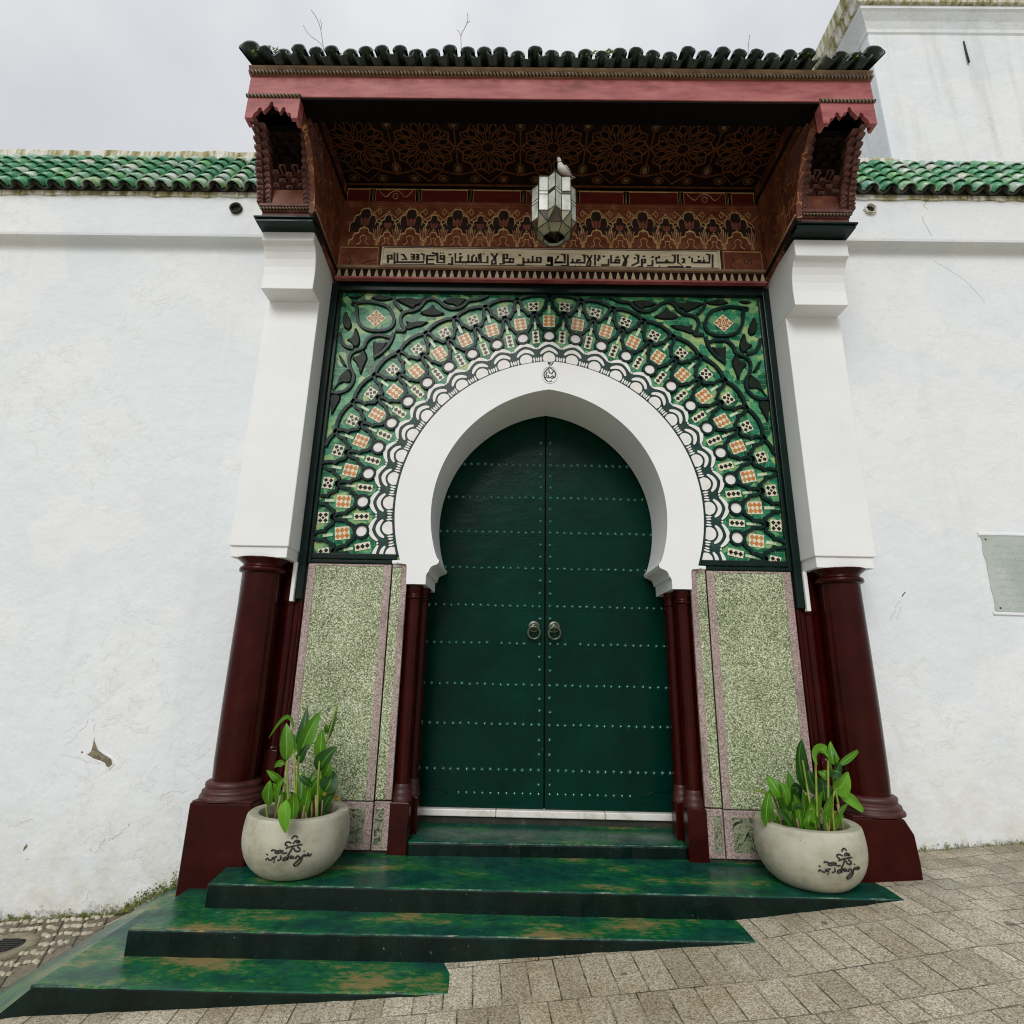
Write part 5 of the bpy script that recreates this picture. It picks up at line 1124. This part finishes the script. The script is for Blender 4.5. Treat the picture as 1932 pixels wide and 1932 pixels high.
# back wall of the porch
bk = MB(); bk.box(-1.735, 1.735, -.078, .0, 4.15, 5.10); bk = bk.build('back_board', 'dark_wood', cp)
rp_ = MB(); ol = MB(); dk = MB()
spans = [(-1.72, -1.53, 0), (-1.48, -1.14, 1), (-1.09, -.70, 0), (-.65, -.25, 0), (-.20, .20, 1), (.25, .62, 0), (.67, 1.08, 0), (1.13, 1.48, 1), (1.53, 1.72, 0)]
for a, b, dec in spans:
    rp_.box(a, b, -.092, -.07, 4.925, 5.055); ol.ribbon([(a, 4.925), (a, 5.055), (b, 5.055), (b, 4.925)], .006, -.092, .003)
    ol.ribbon([(a-.02, 4.92), (a-.02, 5.075), (b+.02, 5.075), (b+.02, 4.92)], .004, -.078, .002)
    if dec:
        c = (a+b)/2; ol.ribbon(smooth_poly([(a+.03, 5.04), (a+.07, 4.985), (a+.10, 4.975), (c-.05, 5.02), (c, 5.048), (c+.05, 5.02), (b-.10, 4.975), (b-.07, 4.985), (b-.03, 5.04)], 1), .005, -.092, .003)
        ol.ribbon([(c+.022*math.sin(q*.785), 4.985+.03*math.cos(q*.785)) for q in range(8)], .005, -.092, .003, closed=True)
rp_.build('red_panels', 'painted_red', bk, .002)
m = MB(); m.box(-1.735, 1.735, -.115, -.07, 4.885, 4.915); m.box(-1.735, 1.735, -.10, -.07, 4.872, 4.886); m.build('string_moulding', 'painted_rust', bk, .005)
m = MB(); m.box(-1.735, 1.735, -.096, -.07, 4.475, 4.872); fz = m.build('painted_frieze', 'painted_rust', cp)
pr = MB()
def trefoil(c, h, w, zt, zb, lines=True):
    half = [(0, zt), (.28*w, zt-.06*h), (.36*w, zt-.20*h), (.36*w, zt-.26*h), (.66*w, zt-.32*h), (.74*w, zt-.48*h), (.74*w, zt-.56*h), (.98*w, zt-.64*h), (1.0*w, zb)]
    return [(c-a, b) for a, b in half[::-1][:-1]]+[(c+a, b) for a, b in half]
for k in range(-9, 10):
    c = k*.193; big = k % 2 == 0
    if abs(c) > 1.70: continue
    if big:
        up = trefoil(c, .24, .125, 4.852, 4.615); lo = trefoil(c, .20, .118, 4.655, 4.478)
    else:
        up = trefoil(c, .20, .085, 4.792, 4.615); lo = trefoil(c, .16, .082, 4.615, 4.478)
    lim = lambda P: [(max(-1.73, min(1.73, a)), b) for a, b in P]
    dk.plate(lim(up), -.096, .002); ol.ribbon(lim(up), .009, -.096, .006)
    pr.plate(lim(lo), -.098, .002, 0); ol.ribbon(lim(lo), .009, -.100, .006)
    s = 1 if big else .7
    ol.ribbon(smooth_poly([(c-.05*s, 4.485), (c-.012*s, 4.515), (c-.035*s, 4.555), (c, 4.585*1 if big else 4.55), (c+.035*s, 4.555), (c+.012*s, 4.515), (c+.05*s, 4.485)], 1), .005, -.100, .004)
    # flower inside the niche
    zf = 4.68 if big else 4.655
    for q in (-1, 0, 1): pr.plate([(c+q*.022*s-.008, zf), (c+q*.03*s-.012, zf+.06*s), (c+q*.034*s, zf+.075*s), (c+q*.03*s+.012, zf+.06*s), (c+q*.022*s+.008, zf)], -.098, .003, 1)
    ol.ribbon([(c-.03*s, zf-.035), (c, zf-.01), (c+.03*s, zf-.035)], .004, -.099, .003); ol.ribbon([(c, zf-.05), (c, zf)], .004, -.099, .003)
    # capital between the niches
    x = c+.0965+(.018 if big else -.018)
    if abs(x) < 1.69:
        dk.plate([(x-.045, 4.60), (x-.028, 4.70), (x, 4.735), (x+.028, 4.70), (x+.045, 4.60)], -.099, .001); ol.ribbon([(x-.03, 4.685), (x-.018, 4.725), (x, 4.742), (x+.018, 4.725), (x+.03, 4.685)], .005, -.1, .004)
        for q in (-2, -1, 0, 1, 2):
            pr.plate([(x+q*.012-.005, 4.585), (x+q*.019-.006, 4.635), (x+q*.019+.006, 4.635), (x+q*.012+.005, 4.585)], -.1, .003, 1); ol.ribbon([(x+q*.006, 4.535), (x+q*.011, 4.565), (x+q*.020, 4.645)], .0035, -.1, .0045)
        ol.ribbon([(x-.012, 4.478), (x-.012, 4.535)], .004, -.1, .004); ol.ribbon([(x+.012, 4.478), (x+.012, 4.535)], .004, -.1, .004)
        dk.plate([(x-.008, 4.48), (x+.008, 4.48), (x+.008, 4.505), (x-.008, 4.505)], -.1, .001)
        ol.ribbon(smooth_poly([(x-.10, 4.72), (x-.06, 4.79), (x, 4.86), (x, 4.86)], 1) if big else smooth_poly([(x+.10, 4.72), (x+.06, 4.79), (x, 4.86)], 1), .0045, -.096, .003)
        ol.ribbon(smooth_poly([(x, 4.745), (x+(.09 if big else -.09), 4.83)], 0), .0045, -.096, .003); ol.ribbon(smooth_poly([(x, 4.745), (x+(-.10 if big else .10), 4.868)], 0), .0045, -.096, .003)
        ol.ribbon([(x, 4.79), (x-.017, 4.82), (x-.008, 4.84), (x, 4.855), (x+.008, 4.84), (x+.017, 4.82)], .005, -.096, .004, closed=True)
dk.build('niches', 'niche_dark', fz); pr.build('painted_flowers', ['painted_rust', 'petal_red'], fz)
# inscription board
m = MB(); m.box(-1.395, 1.40, -.108, -.07, 4.275, 4.468); ib = m.build('inscription_board', 'script_black', cp, .002)
m = MB(); m.box(-1.378, 1.383, -.1115, -.10, 4.283, 4.460); m.build('ivory_field', 'ivory_board', ib)
m = MB()
for p in KUFIC: m.ribbon(p, .0165, -.1115, .0025, bev=.1)
m.ribbon([(-1.362, 4.290), (-1.362, 4.452), (1.366, 4.452), (1.366, 4.290)], .006, -.1115, .002, closed=True)
m.build('script', 'script_black', ib)
for a, b in ((-1.735, -1.397), (1.402, 1.735)):
    m = MB(); m.box(a, b, -.10, -.07, 4.275, 4.472); m.build('end_panel', 'painted_rust', ib, .002)
    ol.ribbon([(a+.012, 4.285), (a+.012, 4.458), (b-.012, 4.458), (b-.012, 4.285)], .005, -.10, .003, closed=True)
m = MB()
for p in SIDEKUF: m.ribbon(smooth_poly(p, 2), .008, -.1002, .002)
m.build('side_script', 'script_black', ib)
ol.build('gilded_lines', 'ochre_line', fz)
m = MB(); m.box(-1.735, 1.735, -.125, -.05, 4.252, 4.274); m.build('upper_bead', 'tan_wood', bk, .006)
m = MB(); m.box(-1.735, 1.735, -.098, -.05, 4.170, 4.252); dn = m.build('dentil_board', 'dark_wood', bk)
m = MB(); rr = random.Random(2)
for i in range(57):
    x = -1.71+.0611*i
    m.plate([(x-.019, 4.172), (x+.019, 4.172), (x+.013, 4.205), (x+.006, 4.236), (x, 4.244), (x-.006, 4.236), (x-.013, 4.205)], -.098, .008)
m.build('dentils', 'dentil_cream', dn)
m = MB(); m.box(-1.74, 1.74, -.118, -.02, 4.151, 4.170); m.build('lower_bead', 'pink_paint', bk, .004)

# weeds rooted between the roof tiles
for i, (root, brs) in enumerate(WEEDS):
    t = tag(MB().tube(smooth_poly(brs[0], 1), .0024, 5).build('dry_weed', 'dry_twig'), ['thin forked dry weed on the canopy roof, leftmost', 'thin dry weed with curled tips on the canopy roof above the arch', 'single bare stalk on the canopy roof at the right'][i], 'weed', 'dry weeds on the canopy roof')
    for b in brs[1:]: MB().tube(smooth_poly(b, 1), .0018, 5).build('twig', 'dry_twig', t)

# ---------------------------------------------------------------- lantern
LX, LY = -.005, -.67
la = thing('lantern', (LX, LY, 4.05), 'star shaped glass and metal lantern hanging under the canopy', 'lantern')
ro, ri = .158, .121
star = [(LX+(ro if i % 2 == 0 else ri)*math.sin(math.pi*i/8), LY-(ro if i % 2 == 0 else ri)*math.cos(math.pi*i/8)) for i in range(16)]
ZT, ZM, ZB = 4.50, 4.355, 4.20
body = MB(); lead = MB(); rr = random.Random(12)
for i in range(16):
    a, b = star[i], star[(i+1) % 16]
    def face(z0, z1, mi, ins=.004):
        body.add([(a[0], a[1], z0), (b[0], b[1], z0), (b[0], b[1], z1), (a[0], a[1], z1)], [(0, 1, 2, 3)], mi)
    face(ZM+.012, ZT-.012, 0); face(ZB+.012, ZM-.014, 0)
    mi = 2 if rr.random() < .55 else 1
    face(ZM-.014, ZM+.012, mi); face(ZT-.012, ZT, 1); face(ZB, ZB+.012, 3)
    lead.tube([(a[0], a[1], ZB), (a[0], a[1], ZT)], .0035, 5)
    for z in (ZB, ZM-.014, ZM+.012, ZT): lead.tube([(a[0], a[1], z), (b[0], b[1], z)], .003, 5)
body.build('glass_body', ['lantern_glass', 'lantern_lead', 'lantern_bright', 'lantern_grime'], la)
lead.build('lead_frame', 'lantern_lead', la)
m = MB(); nz_ = 16
m.add([(x, y, ZT) for x, y in star]+[(LX, LY, ZT+.09)], [(i, (i+1) % 16, 16) for i in range(16)]); m.build('lid', 'lantern_lead', la)
m = MB(); l2 = MB()
oct1 = [(LX+.128*math.sin(math.pi*(i+.5)/4), LY-.128*math.cos(math.pi*(i+.5)/4), 4.105) for i in range(8)]
oct2 = [(LX+.078*math.sin(math.pi*(i+.5)/4), LY-.078*math.cos(math.pi*(i+.5)/4), 4.062) for i in range(8)]
oct3 = [(x, y, z+.03) for x, y, z in oct2]
for i in range(8):
    tip = (*star[2*i], ZB); va = (*star[2*i-1], ZB); vb = (*star[2*i+1], ZB)
    pa, pb = oct1[i-1], oct1[i]
    m.add([tip, pa, pb], [(0, 1, 2)], 0 if i % 2 == 0 else 1); m.add([tip, va, pa], [(0, 1, 2)], 1); m.add([tip, vb, pb], [(0, 1, 2)], 0)
    m.add([pa, pb, oct2[i], oct2[i-1]], [(0, 1, 2, 3)], 1); m.add([oct2[i-1], oct2[i], oct3[i], oct3[i-1]], [(0, 1, 2, 3)], 2)
    for p, q in ((tip, pa), (tip, pb), (pa, pb), (pa, oct2[i-1]), (oct2[i-1], oct2[i]), (va, pa)): l2.tube([p, q], .0032, 5)
m.build('faceted_base', ['lantern_smoke', 'lantern_grime', 'lantern_bright'], la); l2.build('base_leading', 'lantern_lead', la)
m = MB(); m.tube([(LX, LY, ZB+.25), (LX, LY, 4.075)], .006, 6); m.lathe([(.012, 4.10), (.03, 4.11), (.03, 4.12), (.01, 4.17)], LX, LY, 12); m.build('lamp_holder', 'lantern_lead', la)
MB().tube([(LX, LY, ZT+.07), (LX, LY, 5.10)], .006, 6).build('chain', 'iron_black', la)

# pigeon sitting on the lantern
BX0, BY0, BZ_ = .052, -.775, 4.522
def loft(rings, n=14):
    m = MB(); vs = []
    for c, r1, r2, tdir in rings:
        t = Vector(tdir).normalized(); sdir = t.cross(Vector((0, 0, 1))).normalized(); udir = sdir.cross(t)
        for k in range(n):
            a = 2*math.pi*k/n; vs.append(Vector(c)+sdir*r1*math.cos(a)+udir*r2*math.sin(a))
    L = len(rings)
    fs = [(i*n+k, i*n+(k+1) % n, (i+1)*n+(k+1) % n, (i+1)*n+k) for i in range(L-1) for k in range(n)]
    fs += [tuple(range(n))[::-1], tuple((L-1)*n+k for k in range(n))]
    return m.add([tuple(v) for v in vs], fs, 0, True)
F = Vector((-.62, -.78, 0)).normalized(); Sd = Vector((-F.y, F.x, 0)); O = Vector((BX0, BY0, BZ_))
PS = .62
def L_(f, s, u): return tuple(O+PS*(F*f+Sd*s+Vector((0, 0, u))))
rings = []
for f, u, r1, r2, tf, tu in ((-.165, .085, .012, .004, 1, -.1), (-.12, .075, .022, .009, 1, -.1), (-.085, .062, .030, .022, 1, -.05), (-.04, .052, .044, .040, 1, 0), (0, .05, .050, .048, 1, .2), (.035, .060, .046, .046, .8, .6), (.055, .085, .033, .034, .5, .9), (.062, .108, .024, .025, .3, 1), (.066, .125, .022, .022, .5, .9), (.076, .142, .024, .022, .8, .5), (.092, .147, .019, .018, 1, .1), (.105, .146, .009, .009, 1, 0)):
    rings.append((L_(f, 0, u), r1*PS, r2*PS, F*tf+Vector((0, 0, tu))))
bird = loft(rings).build('pigeon', 'feather_white'); tag(bird, 'white pigeon with dark speckles perched on top of the hanging lantern', 'pigeon')
s = bird.modifiers.new('sub', 'SUBSURF'); s.levels = 1; s.render_levels = 2
m = MB(); m.lathe([(.0036, 0), (.0028, .005), (.0006, .011)], 0, 0, 8)
mt = Matrix.Translation(L_(.104, 0, .145)) @ F.to_track_quat('Z', 'Y').to_matrix().to_4x4()
m.v = [tuple(mt @ Vector(p)) for p in m.v]; m.build('beak', 'bird_leg', bird)
for sd in (-1, 1):
    m = MB(); m.lathe([(.0003, .0022), (.0018, .0012), (.0022, 0), (.0018, -.0012), (.0003, -.0022)], 0, 0, 8); m.v = [(x+L_(.086, sd*.0215, .147)[0], y+L_(.086, sd*.0215, .147)[1], z+L_(.086, sd*.0215, .147)[2]) for x, y, z in m.v]; m.build('eye', 'hole_black', bird)
    wg = MB(); pts = [(.03, .046, .078), (-.01, .054, .07), (-.07, .045, .062), (-.15, .022, .085), (-.135, .026, .10), (-.06, .046, .098), (0, .050, .100)]
    wg.add([L_(f, sd*q, u) for f, q, u in pts]+[L_(f, sd*(q-.012), u) for f, q, u in pts], [tuple(range(7)), tuple(range(13, 6, -1))]+[(i, (i+1) % 7, 7+(i+1) % 7, 7+i) for i in range(7)], 0)
    wg = wg.build('wing', 'feather_white', bird, .003)
    m = MB()
    for f in (-.09, -.05, -.02): m.tube([L_(f, sd*.0535*(1-abs(f)*2.2)+sd*.004, .066), L_(f-.02, sd*.052*(1-abs(f)*2.2)+sd*.004, .096)], .0032, 5)
    m.build('wing_bars', 'feather_dark', wg)
    m = MB(); m.tube([L_(0, sd*.018, .012), L_(.004, sd*.018, -.03)], .0026, 6); m.tube([L_(.004, sd*.018, -.03), L_(.026, sd*.022, -.033)], .002, 5); m.tube([L_(.004, sd*.018, -.03), L_(.024, sd*.010, -.033)], .002, 5); m.build('foot', 'bird_leg', bird)
m = MB(); m.tube([L_(.058+.026*math.cos(a*.52), .026*math.sin(a*.52), .103) for a in range(12)], .0034, 5, closed=True); m.build('neck_collar', 'feather_dark', bird)
m = MB()
for i in range(5): m.add([L_(-.14, (i-2)*.010-.005, .084), L_(-.14, (i-2)*.010+.005, .084), L_(-.205, (i-2)*.017+.007, .095), L_(-.205, (i-2)*.017-.007, .095), L_(-.14, (i-2)*.010, .080), L_(-.2, (i-2)*.017, .091)], [(0, 1, 2, 3), (0, 4, 5, 3), (1, 4, 5, 2)], i % 2)
m.build('tail_feathers', ['feather_white', 'feather_dark'], bird)

# ---------------------------------------------------------------- planters and plants
PROF = [(.175, .0), (.21, .02), (.252, .06), (.284, .12), (.296, .18), (.295, .24), (.288, .285)]
def prad(z):
    for (r0, z0), (r1, z1) in zip(PROF, PROF[1:]):
        if z0 <= z <= z1: return r0+(r1-r0)*(z-z0)/(z1-z0)
    return .3
def planter(cx, cy, rot, label):
    t = thing('planter', (cx, cy, .001), label, 'planter', 'concrete planters on the top step')
    m = MB(); m.lathe(smooth_poly([(.001, .003), (.165, .003)]+PROF+[(.283, .310), (.275, .318), (.272, .319), (.226, .319), (.222, .317), (.216, .300), (.214, .20)], 1), cx, cy, 56)
    b = m.build('bowl', 'concrete_pot', t)
    m = MB(); m.lathe([(.215, .268), (.15, .276), (.08, .270), (.001, .274)], cx, cy, 24); m.build('soil', 'soil', t)
    m = MB()
    for st_ in LOGO:
        pts = [(prad(z)+.0012, R(a*1.13+rot), z) for a, z in smooth_poly(st_, 1)]
        m.tube([(cx+r*math.sin(a), cy-r*math.cos(a), z) for r, a, z in pts], .0042, 5)
    m.build('logo', 'ink_black', b)
planter(-1.48, -.33, 0, 'round concrete planter with a black logo in front of the left column')
planter(1.50, -.31, -7.5, 'round concrete planter, paler, in front of the right column')
def leaf(parent, A, B, T, W, mi, seed):
    rl = random.Random(seed); A, B, T = Vector(A), Vector(B), Vector(T); Cc = B*2-(A+T)/2
    n = 11; m = MB(); vs = []; prev = None
    tw = rl.uniform(-.5, .5); view = Vector((.15, -1, .25))
    fold = rl.uniform(.15, .42); wav = rl.uniform(0, 6)
    for i in range(n+1):
        s = i/n; p = A*(1-s)**2+Cc*2*s*(1-s)+T*s*s; tg = (2*(1-s)*(Cc-A)+2*s*(T-Cc)).normalized()
        sd = tg.cross(view); sd = sd.normalized() if sd.length > .05 else Vector((1, 0, 0))
        if prev is not None and sd.dot(prev) < 0: sd = -sd
        prev = sd; nn = sd.cross(tg).normalized()
        sd2 = (sd*math.cos(tw)+nn*math.sin(tw)); nn2 = sd2.cross(tg)
        wd = W*.62*max(.03, (math.sin(math.pi*min(1, s**.85))**.75)*(1-.15*s)) if s < 1 else .001
        if s < .06: wd = W*.06
        for q in (-1, -.55, -.08, .08, .55, 1):
            vs.append(p+sd2*wd*q+nn2*(abs(q)**1.3*fold*wd+.05*wd*math.sin(wav+s*9+q*2)))
    fs = []; mis = []
    for i in range(n):
        for k in range(5): m_ = 1 if k == 2 else 0; fs.append((i*6+k, i*6+k+1, i*6+7+k, i*6+6+k)); mis.append(m_)
    m.add([tuple(v) for v in vs], fs, 0, True); m.mi = mis
    lm = ['leaf_dark', 'leaf_mid', 'leaf_bright', 'leaf_yellow'][mi]
    m.build('leaf', [lm, 'leaf_vein' if mi in (1, 2) else ('leaf_mid' if mi == 0 else 'leaf_yellow')], parent)
def plant(data, cx, cy, label, seed):
    t = thing('canna_plant', (cx, cy, .275), label, 'plant', 'leafy plants in the planters')
    for i, (A, B, T, W, mi) in enumerate(data[0]): leaf(t, A, B, T, W, mi, seed*100+i)
    rs = random.Random(seed)
    for i in range(16):      # low young leaves round the crown
        a = rs.uniform(0, 6.3); r0 = rs.uniform(.02, .15); h = rs.uniform(.10, .24); ln_ = rs.uniform(.03, .11)
        A = (cx+r0*math.cos(a), cy+r0*math.sin(a), .272); T = (A[0]+ln_*math.cos(a)*.9, A[1]+ln_*math.sin(a)*.9, .272+h)
        B = ((A[0]+T[0])/2-.012*math.cos(a), (A[1]+T[1])/2-.012*math.sin(a), .272+h*.62)
        leaf(t, A, B, T, rs.uniform(.03, .06), rs.choice((0, 1, 1, 1, 2, 3) if i % 4 == 0 else (0, 1, 1)), seed*500+i)
    for i in range(7):
        a = rs.uniform(0, 6.3); r0 = rs.uniform(.03, .16); A = (cx+r0*math.cos(a), cy+r0*math.sin(a), .27)
        MB().tube([A, (A[0]+rs.uniform(-.02, .02), A[1]+rs.uniform(-.02, .02), .27+rs.uniform(.05, .13))], .0055, 6).build('dry_stem', 'stem_brown', t)
    def rooted(p):
        p = [list(q) for q in p]; lo = min(p, key=lambda q: q[2])
        dx, dy = lo[0]-cx, lo[1]-cy; rr_ = math.hypot(dx, dy)
        if rr_ > .2: lo[0] = cx+dx*.2/rr_; lo[1] = cy+dy*.2/rr_
        lo[2] = min(lo[2], .268) if lo[2] < .36 else lo[2]
        return p
    for p in data[1]: MB().tube(smooth_poly(rooted(p), 2), .0065, 6).build('stem', 'stem_green', t)
    for p in data[2]: MB().tube(rooted(p), .0060, 6).build('dry_stem', 'stem_brown', t)
plant(PLANT1, -1.48, -.33, 'tall upright canna with narrow leaves in the left planter', 1)
plant(PLANT2, 1.50, -.31, 'bushy canna with broad curled leaves in the right planter', 2)

# ---------------------------------------------------------------- plaque
pq = thing('plaque', (3.65, .14, 1.6), 'pale green stone plaque with engraved lines of script on the right wall', 'plaque')
m = MB(); rr = random.Random(1)
edge = [(3.245, 1.605)]+[(3.242+rr.uniform(-.006, .006), 1.62+.05*i) for i in range(11)]+[(3.24, 2.168), (4.05, 2.165), (4.05, 1.61)]
m.plate(edge, .15, .006); slab = m.build('slab', 'plaque_stone', pq)
m = MB(); m.ribbon([(3.225, 2.177), (3.45, 2.180), (3.7, 2.176), (4.1, 2.18)], .035, .149, .012, bev=.6); m.build('plaster_edge', 'limewash', pq); m = MB(); m.ribbon([(3.22, 1.592), (3.5, 1.588), (4.1, 1.592)], .03, .149, .010, bev=.6); m.build('plaster_edge', 'limewash', pq)
m = MB(); rr = random.Random(77)
for row in range(10):
    z = 2.085-.051*row; x = 3.285+rr.uniform(0, .02)
    while x < 4.0:
        L = rr.uniform(.04, .11); n = 7; kind = rr.random()
        P = [(x+L*i/n, z+rr.uniform(-.003, .003)+(rr.choice((0, .008, .018)) if i % 2 else 0)) for i in range(n+1)]
        if kind < .35: P += [(P[-1][0]+.004, z+.028)]
        if kind > .7: P = [(x-.006, z-.012), (x-.002, z-.006)]+P
        m.ribbon(smooth_poly(P, 1), .0030, .1445, .0008)
        if rr.random() < .6: m.ribbon([(x+L*.5, z-.011), (x+L*.5+.005, z-.011)], .004, .1445, .0008)
        if rr.random() < .5: m.ribbon([(x+L*.3, z+.026), (x+L*.3+.006, z+.029)], .004, .1445, .0008)
        x += L+rr.uniform(.01, .02)
m.build('engraving', 'plaque_letter', slab)
for x, z in ((3.272, 2.140), (3.278, 1.632)):
    m = MB(); m.lathe([(.0005, -.005), (.006, -.004), (.008, 0)], 0, 0, 10); m.v = [(x+a, .145+c, z+b) for a, b, c in m.v]; m.build('screw', 'iron_black', slab)
